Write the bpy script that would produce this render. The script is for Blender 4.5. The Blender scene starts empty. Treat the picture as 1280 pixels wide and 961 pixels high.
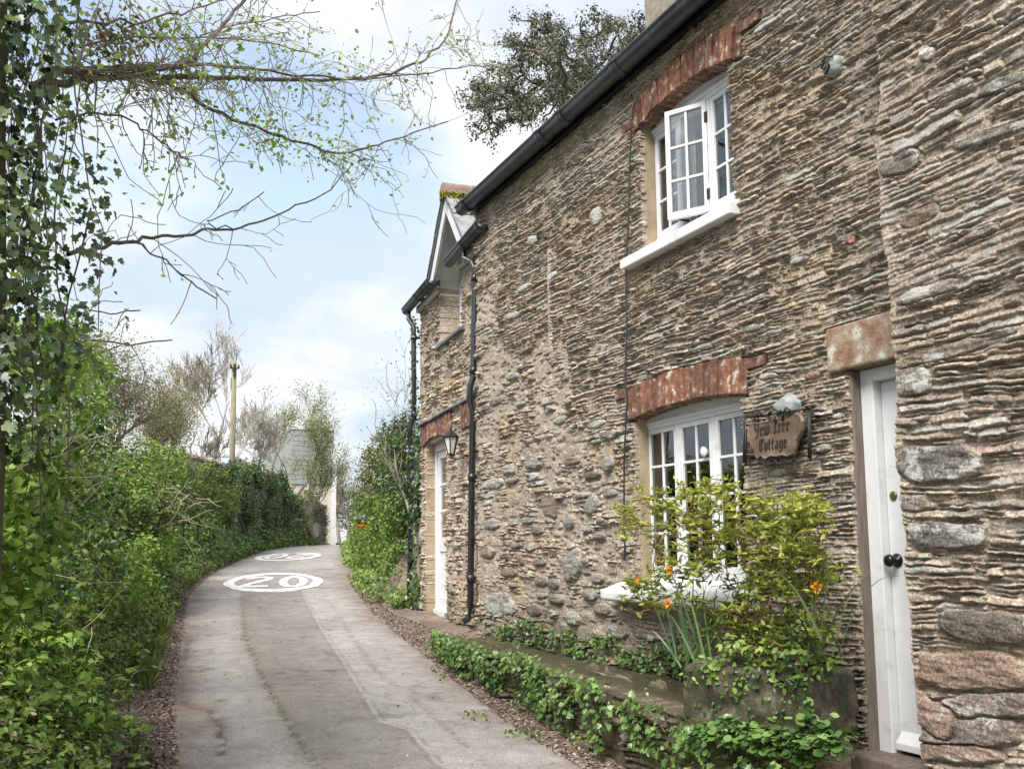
import bpy, bmesh, math, random
import numpy as np
from mathutils import Vector, Matrix
random.seed(7); RNG=np.random.default_rng(11)
R_=math.radians
sc=bpy.context.scene
COL=sc.collection
# ------------------------------------------------------------------ camera maths
F0=1200.0; SH=62.0; EYE=1.55; D=3.70
YAW,PIT,ROLL=R_(24.3),R_(6.8),R_(-0.6)
cy_,sy_=math.cos(YAW),math.sin(YAW)
FW=np.array([sy_*math.cos(PIT),cy_*math.cos(PIT),math.sin(PIT)])
RT0=np.array([cy_,-sy_,0.]); UP0=np.cross(RT0,FW)
RT=RT0*math.cos(ROLL)+UP0*math.sin(ROLL); UP=UP0*math.cos(ROLL)-RT0*math.sin(ROLL)
def ray(px,py): return FW+RT*((px-640)/F0)+UP*((480.5-py+SH)/F0)
def at(px,py,Y):
    """point at distance Y up the lane that the photo shows at that pixel"""
    d=ray(px,py); t=Y/d[1]; return np.array([d[0]*t,Y,EYE+d[2]*t])
def zr(y):
    y=np.asarray(y,float)
    return np.where(y<12,0.062*y,np.where(y<40,0.744+0.062*(y-12)-0.0009*(y-12)**2,1.7744-0.012*(y-40)))
def on_road(px,py):
    d=ray(px,py); t=0.5
    while t<80:
        t+=0.01
        if EYE+d[2]*t<float(zr(d[1]*t)): return (d[0]*t,d[1]*t)
    return (d[0]*t,d[1]*t)
cam=bpy.data.cameras.new('camera'); co=bpy.data.objects.new('camera',cam); COL.objects.link(co)
cam.sensor_width=36; cam.lens=F0/1280*36; cam.shift_y=SH/1280; cam.clip_start=.05; cam.clip_end=2000
M=Matrix(((RT[0],UP[0],-FW[0],0),(RT[1],UP[1],-FW[1],0),(RT[2],UP[2],-FW[2],EYE),(0,0,0,1)))
co.matrix_world=M; sc.camera=co
# ------------------------------------------------------------------ noise
def _h(ix,iy,seed):
    n=(ix.astype(np.int64)*374761393+iy.astype(np.int64)*668265263+seed*1274126177)&0xffffffff
    n=((n^(n>>13))*1274126177)&0xffffffff
    n=((n^(n>>16))*2246822519)&0xffffffff
    return ((n^(n>>15))&0xffffff)/float(0xffffff)
def vn(x,y,seed=0):
    x=np.asarray(x,float); y=np.asarray(y,float)
    ix=np.floor(x); iy=np.floor(y); fx=x-ix; fy=y-iy
    fx=fx*fx*fx*(fx*(fx*6-15)+10); fy=fy*fy*fy*(fy*(fy*6-15)+10)
    a=_h(ix,iy,seed); b=_h(ix+1,iy,seed); c=_h(ix,iy+1,seed); d=_h(ix+1,iy+1,seed)
    return (a+(b-a)*fx)*(1-fy)+(c+(d-c)*fx)*fy
def fbm(x,y,o=3,seed=0):
    s=0;a=1;t=0
    for i in range(o):
        s=s+a*(vn(x*2**i,y*2**i,seed+i*17)*2-1); t+=a; a*=.5
    return s/t
def sstep(a,b,x):
    t=np.clip((x-a)/(b-a),0,1); return t*t*(3-2*t)
# ------------------------------------------------------------------ object helpers
def tag(o,label=None,cat=None,group=None,kind=None):
    if label: o['label']=label
    if cat: o['category']=cat
    if group: o['group']=group
    if kind: o['kind']=kind
    return o
def empty(name,loc=(0,0,0),label=None,cat=None,group=None,kind=None,parent=None):
    o=bpy.data.objects.new(name,None); COL.objects.link(o); o.location=loc; o.empty_display_size=.2
    if parent: o.parent=parent
    return tag(o,label,cat,group,kind)
def link(name,me,mat,parent=None,smooth=False):
    o=bpy.data.objects.new(name,me); COL.objects.link(o)
    if mat is not None:
        for m in (mat if isinstance(mat,(list,tuple)) else [mat]): me.materials.append(m)
    if parent:
        o.parent=parent
        # children are modelled in world coordinates: undo the parents' offset
        w=Vector((0,0,0)); p=parent
        while p is not None: w+=Vector(p.location); p=p.parent
        me.transform(Matrix.Translation(-w))
    if smooth: me.polygons.foreach_set('use_smooth',np.ones(len(me.polygons),bool))
    return o
def fast_mesh(name,V,Fc,attrs=None,cols=None):
    V=np.asarray(V,np.float32); Fc=np.asarray(Fc,np.int32); me=bpy.data.meshes.new(name)
    me.vertices.add(len(V)); me.vertices.foreach_set('co',V.ravel())
    k=Fc.shape[1]; me.loops.add(Fc.size); me.loops.foreach_set('vertex_index',Fc.ravel())
    me.polygons.add(len(Fc)); me.polygons.foreach_set('loop_start',np.arange(0,Fc.size,k,dtype=np.int32))
    me.update(calc_edges=True)
    for n,a in (attrs or {}).items():
        at_=me.attributes.new(n,'FLOAT','POINT'); at_.data.foreach_set('value',np.asarray(a,np.float32))
    for n,a in (cols or {}).items():
        at_=me.attributes.new(n,'FLOAT_COLOR','POINT')
        c=np.ones((len(V),4),np.float32); c[:,:3]=a; at_.data.foreach_set('color',c.ravel())
    me.validate(); return me
class MB:
    def __init__(s): s.v=[]; s.f=[]
    def add(s,v,f):
        n=len(s.v); s.v+= [tuple(map(float,p)) for p in v]; s.f+=[tuple(n+i for i in q) for q in f]; return s
    def box(s,a,b,fn=None):
        x0,y0,z0=a;x1,y1,z1=b
        v=[(x0,y0,z0),(x1,y0,z0),(x1,y1,z0),(x0,y1,z0),(x0,y0,z1),(x1,y0,z1),(x1,y1,z1),(x0,y1,z1)]
        if fn: v=[fn(*p) for p in v]
        return s.add(v,[(0,3,2,1),(4,5,6,7),(0,1,5,4),(1,2,6,5),(2,3,7,6),(3,0,4,7)])
    def prism(s,poly,ex,fn=None):
        """poly: 3-D outline; ex: extrusion vector"""
        n=len(poly); a=[tuple(p) for p in poly]; b=[tuple(p[i]+ex[i] for i in range(3)) for p in a]
        v=a+b
        if fn: v=[fn(*p) for p in v]
        return s.add(v,[tuple(range(n-1,-1,-1)),tuple(range(n,2*n))]+[(i,(i+1)%n,n+(i+1)%n,n+i) for i in range(n)])
    def tube(s,pts,rad,k=8,cap=True):
        P=[np.array(p,float) for p in pts]; n=len(P)
        if not hasattr(rad,'__len__'): rad=[rad]*n
        up=np.array([0.13,0.21,1.0]); V=[];
        for i in range(n):
            t=P[min(i+1,n-1)]-P[max(i-1,0)]; t/= (np.linalg.norm(t)+1e-9)
            a=np.cross(t,up if abs(t[2])<.95 else np.array([1.,.1,0])); a/=np.linalg.norm(a); b=np.cross(t,a)
            for j in range(k):
                th=2*math.pi*j/k; V.append(P[i]+rad[i]*(a*math.cos(th)+b*math.sin(th)))
        Fc=[(i*k+j,i*k+(j+1)%k,(i+1)*k+(j+1)%k,(i+1)*k+j) for i in range(n-1) for j in range(k)]
        if cap: Fc+=[tuple(range(k-1,-1,-1)),tuple((n-1)*k+j for j in range(k))]
        return s.add(V,Fc)
    def lathe(s,c,prof,k=16,axis='z',fn=None):
        V=[]
        for r,h in prof:
            for j in range(k):
                t=2*math.pi*j/k; a,b=r*math.cos(t),r*math.sin(t)
                V.append({'z':(c[0]+a,c[1]+b,c[2]+h),'x':(c[0]+h,c[1]+a,c[2]+b)}[axis])
        n=len(prof)
        if fn: V=[fn(*p) for p in V]
        return s.add(V,[(i*k+j,i*k+(j+1)%k,(i+1)*k+(j+1)%k,(i+1)*k+j) for i in range(n-1) for j in range(k)]+[tuple(range(k-1,-1,-1)),tuple((n-1)*k+j for j in range(k))])
    def build(s,name,mat,parent=None,smooth=False,bevel=0,fn=None):
        v=s.v
        if fn: v=[fn(*p) for p in v]
        me=bpy.data.meshes.new(name); me.from_pydata([tuple(p) for p in v],[],s.f); me.validate(); me.update()
        bm=bmesh.new(); bm.from_mesh(me); bmesh.ops.recalc_face_normals(bm,faces=bm.faces); bm.to_mesh(me); bm.free()
        o=link(name,me,mat,parent,smooth)
        if bevel:
            m=o.modifiers.new('bevel','BEVEL'); m.width=bevel; m.segments=2; m.limit_method='ANGLE'
        return o
def tubes_np(lines,k=5):
    """lines: list of (pts Nx3, radii N): one mesh arrays"""
    VV=[];FF=[];n0=0
    ang=np.arange(k)*2*math.pi/k; ca,sa=np.cos(ang),np.sin(ang)
    for P,r in lines:
        P=np.asarray(P,float); r=np.asarray(r,float); n=len(P)
        if n<2: continue
        t=np.gradient(P,axis=0); t/=np.linalg.norm(t,axis=1,keepdims=True)+1e-9
        up=np.array([.13,.21,1.]) if abs(t[0,2])<.9 else np.array([1.,.1,.05])
        a=np.cross(t,up); a/=np.linalg.norm(a,axis=1,keepdims=True)+1e-9; b=np.cross(t,a)
        V=P[:,None,:]+r[:,None,None]*(a[:,None,:]*ca[None,:,None]+b[:,None,:]*sa[None,:,None])
        i,j=np.meshgrid(np.arange(n-1),np.arange(k),indexing='ij'); j2=(j+1)%k
        FF.append(np.stack([i*k+j,i*k+j2,(i+1)*k+j2,(i+1)*k+j],-1).reshape(-1,4)+n0); VV.append(V.reshape(-1,3)); n0+=n*k
    return np.concatenate(VV),np.concatenate(FF)
def tubes_obj(name,lines,mat,parent=None,k=5):
    V,Fc=tubes_np(lines,k); return link(name,fast_mesh(name,V,Fc),mat,parent,True)
# ------------------------------------------------------------------ materials
def newmat(name):
    m=bpy.data.materials.new(name); m.use_nodes=True; nt=m.node_tree; nt.nodes.clear()
    out=nt.nodes.new('ShaderNodeOutputMaterial'); return m,nt,out
def N(nt,t,**kw):
    n=nt.nodes.new(t)
    for k,v in kw.items():
        if k.startswith('i_'): n.inputs[k[2:].replace('_',' ')].default_value=v
        else: setattr(n,k,v)
    return n
def ramp(nt,src,stops):
    r=nt.nodes.new('ShaderNodeValToRGB'); e=r.color_ramp.elements
    while len(e)<len(stops): e.new(.5)
    for q,(p,c) in zip(e,stops): q.position=p; q.color=(*c,1) if len(c)==3 else c
    nt.links.new(src,r.inputs[0]); return r
def noise(nt,scale,detail=5,rough=.6,vec=None,sc3=None):
    tc=N(nt,'ShaderNodeTexCoord'); v=tc.outputs['Object']
    if sc3:
        mp=N(nt,'ShaderNodeMapping'); mp.inputs['Scale'].default_value=sc3; nt.links.new(v,mp.inputs[0]); v=mp.outputs[0]
    n=N(nt,'ShaderNodeTexNoise'); n.inputs['Scale'].default_value=scale; n.inputs['Detail'].default_value=detail; n.inputs['Roughness'].default_value=rough
    nt.links.new(v,n.inputs['Vector']); return n
def mixc(nt,f,a,b,mode='MIX'):
    m=N(nt,'ShaderNodeMix',data_type='RGBA',blend_type=mode)
    for s,i in ((f,0),(a,6),(b,7)):
        if hasattr(s,'links') or hasattr(s,'is_linked'): nt.links.new(s,m.inputs[i])
        elif i==0: m.inputs[0].default_value=s
        else: m.inputs[i].default_value=(*s,1)
    return m.outputs[2]
def plain(name,c,rough=.5,var=.15,scale=8,bump=.1,metal=0,stops=None,sc3=None,spec=.5,bscale=None,bdist=.01):
    m,nt,out=newmat(name); b=N(nt,'ShaderNodeBsdfPrincipled'); b.inputs['Roughness'].default_value=rough; b.inputs['Metallic'].default_value=metal
    b.inputs['Specular IOR Level'].default_value=spec
    n=noise(nt,scale,6,.65,sc3=sc3)
    if stops is None:
        lo=tuple(max(0,x*(1-var)) for x in c); hi=tuple(min(1,x*(1+var)) for x in c); stops=[(.3,lo),(.7,hi)]
    r=ramp(nt,n.outputs[0],stops); nt.links.new(r.outputs[0],b.inputs['Base Color'])
    if bump:
        n2=noise(nt,bscale or scale*4,6,.7,sc3=sc3); bp=N(nt,'ShaderNodeBump'); bp.inputs['Strength'].default_value=bump; bp.inputs['Distance'].default_value=bdist
        nt.links.new(n2.outputs[0],bp.inputs['Height']); nt.links.new(bp.outputs[0],b.inputs['Normal'])
    nt.links.new(b.outputs[0],out.inputs[0]); return m
def brick_mat():
    m=MT['brick']; nt=m.node_tree; b=[n for n in nt.nodes if n.type=='BSDF_PRINCIPLED'][0]; l=b.inputs['Base Color'].links[0].from_socket
    g=N(nt,'ShaderNodeNewGeometry'); r=ramp(nt,g.outputs['Random Per Island'],[(0,(.5,.56,.62)),(.5,(.92,.97,1.0)),(1,(1.2,1.25,1.2))]); nt.links.new(mixc(nt,1.0,l,r.outputs[0],'MULTIPLY'),b.inputs['Base Color'])
def stone_mat(name,fine=1.0,rough=.9):
    """colour per stone is stored on the mesh (attribute 'stone'); fine grain, laminations and lichen specks on top"""
    m,nt,out=newmat(name); b=N(nt,'ShaderNodeBsdfPrincipled'); b.inputs['Roughness'].default_value=rough; b.inputs['Specular IOR Level'].default_value=.25
    a=N(nt,'ShaderNodeAttribute',attribute_name='stone')
    g=noise(nt,70,8,.75); r=ramp(nt,g.outputs[0],[(.33,(.30,.30,.31)),(.5,(.98,.98,.98)),(.68,(2.1,2.06,1.98))])
    c=mixc(nt,1.0,a.outputs['Color'],r.outputs[0],'MULTIPLY')
    g2=noise(nt,26,6,.7,sc3=(1,.35,2.6)); r2=ramp(nt,g2.outputs[0],[(.3,(.62,.60,.60)),(.52,(1,1,1)),(.72,(1.25,1.22,1.15))])
    c=mixc(nt,1.0,c,r2.outputs[0],'MULTIPLY')
    l=N(nt,'ShaderNodeAttribute',attribute_name='lichen')
    g3=noise(nt,55,5,.7); ad=N(nt,'ShaderNodeMath',operation='ADD'); nt.links.new(l.outputs['Fac'],ad.inputs[0]); nt.links.new(g3.outputs[0],ad.inputs[1])
    lr=ramp(nt,ad.outputs[0],[(.62,(0,0,0)),(.72,(1,1,1))]) ; lr.color_ramp.elements[0].position=.80; lr.color_ramp.elements[1].position=.92
    g4=noise(nt,90,3,.6); lc=ramp(nt,g4.outputs[0],[(.3,(.34,.345,.31)),(.7,(.64,.63,.58))])
    c=mixc(nt,lr.outputs[0],c,lc.outputs[0])
    nt.links.new(c,b.inputs['Base Color'])
    n2=noise(nt,110,8,.75,sc3=(1,.5,1.6)); bp=N(nt,'ShaderNodeBump'); bp.inputs['Strength'].default_value=1.0*fine; bp.inputs['Distance'].default_value=.014
    nt.links.new(n2.outputs[0],bp.inputs['Height']); nt.links.new(bp.outputs[0],b.inputs['Normal'])
    nt.links.new(b.outputs[0],out.inputs[0]); return m
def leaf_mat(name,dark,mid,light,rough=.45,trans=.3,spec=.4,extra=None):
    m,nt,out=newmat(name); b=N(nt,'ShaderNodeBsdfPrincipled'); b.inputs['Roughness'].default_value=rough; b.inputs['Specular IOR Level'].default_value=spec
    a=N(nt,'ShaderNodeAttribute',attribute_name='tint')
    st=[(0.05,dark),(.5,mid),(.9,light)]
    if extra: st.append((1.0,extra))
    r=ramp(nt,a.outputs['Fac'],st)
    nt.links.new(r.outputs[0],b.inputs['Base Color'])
    t=N(nt,'ShaderNodeBsdfTranslucent'); nt.links.new(r.outputs[0],t.inputs[0])
    mx=N(nt,'ShaderNodeMixShader'); mx.inputs[0].default_value=trans
    nt.links.new(b.outputs[0],mx.inputs[1]); nt.links.new(t.outputs[0],mx.inputs[2]); nt.links.new(mx.outputs[0],out.inputs[0]); return m
def glass_mat():
    m,nt,out=newmat('window_glass'); g=N(nt,'ShaderNodeBsdfGlossy'); g.inputs['Roughness'].default_value=.02
    t=N(nt,'ShaderNodeBsdfTransparent'); t.inputs[0].default_value=(.93,.95,.94,1)
    fr=N(nt,'ShaderNodeFresnel'); fr.inputs[0].default_value=1.52
    mu=N(nt,'ShaderNodeMath',operation='MULTIPLY_ADD'); mu.inputs[1].default_value=1.9; mu.inputs[2].default_value=.06; mu.use_clamp=True
    nt.links.new(fr.outputs[0],mu.inputs[0])
    n=noise(nt,2.5,2,.5); bp=N(nt,'ShaderNodeBump'); bp.inputs['Strength'].default_value=.15; bp.inputs['Distance'].default_value=.01
    nt.links.new(n.outputs[0],bp.inputs['Height']); nt.links.new(bp.outputs[0],g.inputs['Normal'])
    mx=N(nt,'ShaderNodeMixShader'); nt.links.new(mu.outputs[0],mx.inputs[0]); nt.links.new(t.outputs[0],mx.inputs[1]); nt.links.new(g.outputs[0],mx.inputs[2])
    nt.links.new(mx.outputs[0],out.inputs[0]); return m
MT={}
MT['stone']=stone_mat('slate_rubble'); MT['stone2']=stone_mat('slate_rubble_far',.8)
MT['white']=plain('white_gloss_paint',(.7,.71,.74),.42,.05,7,.25,bscale=26,bdist=.005,stops=[(.30,(.52,.52,.50)),(.42,(.65,.66,.675)),(.7,(.70,.71,.73))])
MT['whitewall']=plain('white_render',(.55,.54,.50),.8,.22,5,.4,stops=[(.2,(.30,.28,.25)),(.45,(.56,.55,.51)),(.8,(.66,.66,.63))])
MT['cast']=plain('black_cast_plastic',(.022,.024,.03),.36,.35,9,.15,spec=.6)
MT['gutterm']=plain('weathered_black_gutter',(.035,.04,.05),.42,.3,7,.25,stops=[(.3,(.018,.02,.026)),(.6,(.04,.045,.055)),(.85,(.11,.12,.13))],spec=.6)
MT['brick']=plain('red_brick',(.3,.1,.05),.9,.3,17,1.0,stops=[(.30,(.085,.045,.035)),(.43,(.165,.07,.045)),(.53,(.27,.11,.066)),(.575,(.29,.15,.105)),(.605,(.33,.23,.17)),(.63,(.54,.50,.44))],bdist=.012)
brick_mat()
MT['mortar']=plain('lime_mortar',(.36,.30,.23),.95,.25,30,.9,bdist=.008)
MT['plaster']=plain('buff_reveal_render',(.35,.27,.17),.9,.25,6,.5,stops=[(.25,(.18,.13,.08)),(.5,(.33,.26,.17)),(.8,(.42,.35,.25))],bdist=.006)
MT['jamb']=plain('weathered_timber_jamb',(.12,.09,.07),.8,.3,9,.6,stops=[(.25,(.07,.055,.045)),(.5,(.14,.112,.092)),(.8,(.24,.205,.175))],sc3=(3,3,.4),bdist=.006)
MT['lintel']=plain('red_sandstone_lintel',(.3,.14,.08),.9,.3,9,.9,stops=[(.30,(.14,.115,.085)),(.40,(.23,.125,.08)),(.50,(.29,.195,.135)),(.57,(.33,.28,.22)),(.62,(.50,.47,.41))],bdist=.01)
MT['slate']=plain('roof_slate',(.16,.17,.18),.6,.35,5,.3)
MT['slatepale']=plain('lichened_roof_slate',(.38,.39,.38),.7,.3,8,.5,stops=[(.3,(.13,.135,.14)),(.5,(.25,.255,.255)),(.7,(.36,.36,.335))])
MT['ridge']=plain('red_ridge_tile',(.33,.19,.15),.9,.25,10,.6,stops=[(.3,(.14,.11,.09)),(.5,(.25,.165,.13)),(.7,(.33,.26,.21))])
MT['moss']=plain('moss',(.16,.16,.03),.95,.5,25,1.0,bdist=.02)
MT['soffit']=plain('grey_soffit_slate',(.13,.14,.155),.7,.25,8,.3)
MT['chimney']=plain('chimney_render',(.26,.22,.17),.9,.3,5,.7,stops=[(.3,(.13,.11,.085)),(.5,(.25,.215,.17)),(.75,(.34,.31,.26))],bdist=.01)
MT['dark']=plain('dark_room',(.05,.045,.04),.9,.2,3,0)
MT['floorin']=plain('room_floor',(.12,.08,.05),.7,.2,3,0)
MT['curtain']=plain('net_curtain',(.80,.80,.79),.9,.12,4,.2,sc3=(1,8,.3))
MT['curtaindk']=plain('brown_curtain',(.10,.06,.05),.9,.2,4,.2)
MT['iron']=plain('black_wrought_iron',(.018,.017,.017),.5,.4,20,.4,spec=.5)
MT['knob']=plain('dark_bronze_knob',(.03,.025,.03),.22,.3,12,.1,metal=.6)
MT['brass']=plain('aged_brass',(.18,.12,.05),.4,.3,12,.1,metal=.7)
MT['lampglass']=plain('frosted_lamp_glass',(.62,.62,.55),.25,.1,8,0)
MT['plaque']=plain('copper_plaque',(.30,.20,.15),.42,.3,6,.5,metal=.0,stops=[(.3,(.06,.04,.028)),(.5,(.135,.088,.06)),(.7,(.25,.175,.125))],bscale=14,bdist=.01)
MT['glass']=glass_mat()
MT['bark']=plain('bark',(.17,.14,.11),.95,.4,12,1.0,sc3=(4,4,.8),bdist=.02)
MT['barkpale']=plain('pale_birch_bark',(.42,.39,.35),.9,.35,6,.4)
MT['barkred']=plain('purple_brown_twig',(.115,.075,.07),.85,.35,6,.3)
MT['twig']=plain('grey_twig',(.24,.205,.17),.9,.35,5,.3)
MT['deadtwig']=plain('dead_twig',(.42,.34,.24),.9,.3,5,.2)
MT['pole']=plain('mossy_pole',(.235,.215,.14),.9,.3,6,.6,sc3=(4,4,.6))
MT['paint']=plain('road_paint',(.74,.74,.72),.8,.15,16,.4,stops=[(.32,(.34,.325,.31)),(.42,(.58,.57,.55)),(.6,(.68,.68,.66))],bscale=120,bdist=.004)
MT['litter']=leaf_mat('leaf_litter',(.09,.065,.05),(.20,.145,.115),(.38,.31,.25),.9,.05,.1)
MT['core']=plain('hedge_inside',(.030,.040,.016),.95,.4,6,1.0,bdist=.03)
MT['farwhite']=plain('cream_house_render',(.52,.49,.42),.9,.08,1.5,.1)
MT['farslate']=plain('hung_slate',(.30,.31,.31),.8,.15,2.5,.2)
# leaves
L=dict(
 hedge=leaf_mat('hedge_leaf',(.05,.09,.018),(.13,.21,.04),(.27,.36,.085)),
 bright=leaf_mat('fresh_green_leaf',(.08,.15,.018),(.19,.32,.04),(.36,.48,.10)),
 ivy=leaf_mat('ivy_leaf',(.018,.036,.014),(.045,.085,.028),(.12,.165,.07),.34,.15,.5,(.22,.27,.15)),
 brown=leaf_mat('brown_hedge_leaf',(.07,.05,.025),(.14,.11,.045),(.22,.20,.08)),
 willow=leaf_mat('olive_spring_leaf',(.16,.15,.07),(.27,.26,.12),(.40,.40,.18)),
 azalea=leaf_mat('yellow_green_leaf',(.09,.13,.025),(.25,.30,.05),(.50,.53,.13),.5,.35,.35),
 tip=leaf_mat('flower_head',(.16,.22,.04),(.26,.34,.07),(.42,.48,.12),.6,.2,.2),
 blade=leaf_mat('daffodil_leaf',(.03,.065,.028),(.06,.115,.045),(.14,.20,.08),.4,.2,.5),
 penny=leaf_mat('round_wall_leaf',(.035,.08,.018),(.09,.17,.035),(.2,.3,.09),.35,.15,.5),
 spring=leaf_mat('spring_green_leaf',(.14,.17,.05),(.25,.30,.09),(.40,.45,.16)),
 pine=leaf_mat('pine_needle',(.05,.06,.04),(.14,.155,.10),(.28,.27,.19),.6,.15,.2),
 flower=leaf_mat('orange_petal',(.75,.22,.01),(.85,.36,.02),(.9,.5,.04),.6,.3,.2),
 grass=leaf_mat('verge_grass',(.06,.11,.02),(.13,.2,.04),(.25,.30,.08)))
# ------------------------------------------------------------------ leaves
TPL={}
TPL['dia']=(np.array([(0,0,0),(.26,.45,.07),(0,1,-.06),(-.26,.45,.07)]),np.array([(0,1,2),(0,2,3)]))
TPL['oval']=(np.array([(0,0,0),(.2,.2,.04),(.29,.48,.07),(.2,.76,.03),(0,1,-.09),(-.2,.76,.03),(-.29,.48,.07),(-.2,.2,.04),(0,.48,0)]),
  np.array([(0,1,8),(1,2,8),(2,3,8),(3,4,8),(4,5,8),(5,6,8),(6,7,8),(7,0,8)]))
TPL['lobe']=(np.array([(0,0,0),(.22,-.08,.03),(.46,.18,.05),(.27,.38,.03),(.34,.66,.04),(.12,.66,.01),(0,1,-.07),(-.12,.66,.01),(-.34,.66,.04),(-.27,.38,.03),(-.46,.18,.05),(-.22,-.08,.03),(0,.35,-.02)]),
  np.array([(i,(i+1)%12,12) for i in range(12)]))
TPL['round']=(np.array([(.5*math.cos(a),.5+.5*math.sin(a),.07+.04*math.cos(a*3)) for a in np.arange(9)*2*math.pi/9]+[(0,.45,0)]),np.array([(i,(i+1)%9,9) for i in range(9)]))
TPL['needle']=(np.array([(-.035,0,0),(.035,0,0),(.02,1,0),(-.02,1,0)]),np.array([(0,1,2),(0,2,3)]))
TPL['flake']=(np.array([(-.3,0,.03),(.28,.1,-.02),(.35,.8,.05),(0,1,0),(-.35,.6,.02)]),np.array([(0,1,2),(0,2,3),(0,3,4)]))
def leaves(name,pos,nrm,size,mat,parent=None,tpl='dia',tint=None,tintvar=.25,jit=.55,droop=0,rng=RNG):
    pos=np.asarray(pos,float); n=len(pos)
    tv,tf=TPL[tpl]
    nn=np.asarray(nrm,float)+rng.normal(0,jit,(n,3)); nn/=np.linalg.norm(nn,axis=1,keepdims=True)+1e-9
    tg=rng.normal(0,1,(n,3)); tg[:,2]-=droop; tg-= nn*np.sum(tg*nn,1,keepdims=True); tg/=np.linalg.norm(tg,axis=1,keepdims=True)+1e-9
    bt=np.cross(tg,nn)
    s=np.broadcast_to(np.asarray(size,float),(n,))*rng.uniform(.6,1.35,n)
    V=pos[:,None,:]+s[:,None,None]*(tv[None,:,0:1]*bt[:,None,:]+tv[None,:,1:2]*tg[:,None,:]+tv[None,:,2:3]*nn[:,None,:])
    Fc=(tf[None]+np.arange(n)[:,None,None]*len(tv)).reshape(-1,tf.shape[1])
    t=np.full(n,.5) if tint is None else np.asarray(tint,float)
    t=np.clip(t+rng.normal(0,tintvar,n),0,1)
    me=fast_mesh(name,V.reshape(-1,3),Fc,{'tint':np.repeat(t,len(tv))})
    return link(name,me,mat,parent,False)
def clump_points(centres,radii,per,rng=RNG,flat=.8,shell=.35):
    """leaf points around many small clumps; each clump has its own tint"""
    P=[];Nn=[];T=[]
    for c,r in zip(centres,radii):
        k=max(4,int(per*(r/.25)**2)); d=rng.normal(0,1,(k,3)); d/=np.linalg.norm(d,axis=1,keepdims=True)
        rr=r*(1-shell*rng.random(k)**1.5)*(1+.15*rng.normal(0,1,k))
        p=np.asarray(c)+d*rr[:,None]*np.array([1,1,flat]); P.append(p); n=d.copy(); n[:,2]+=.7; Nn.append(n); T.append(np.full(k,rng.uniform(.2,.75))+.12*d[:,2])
    return np.concatenate(P),np.concatenate(Nn),np.concatenate(T)
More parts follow.
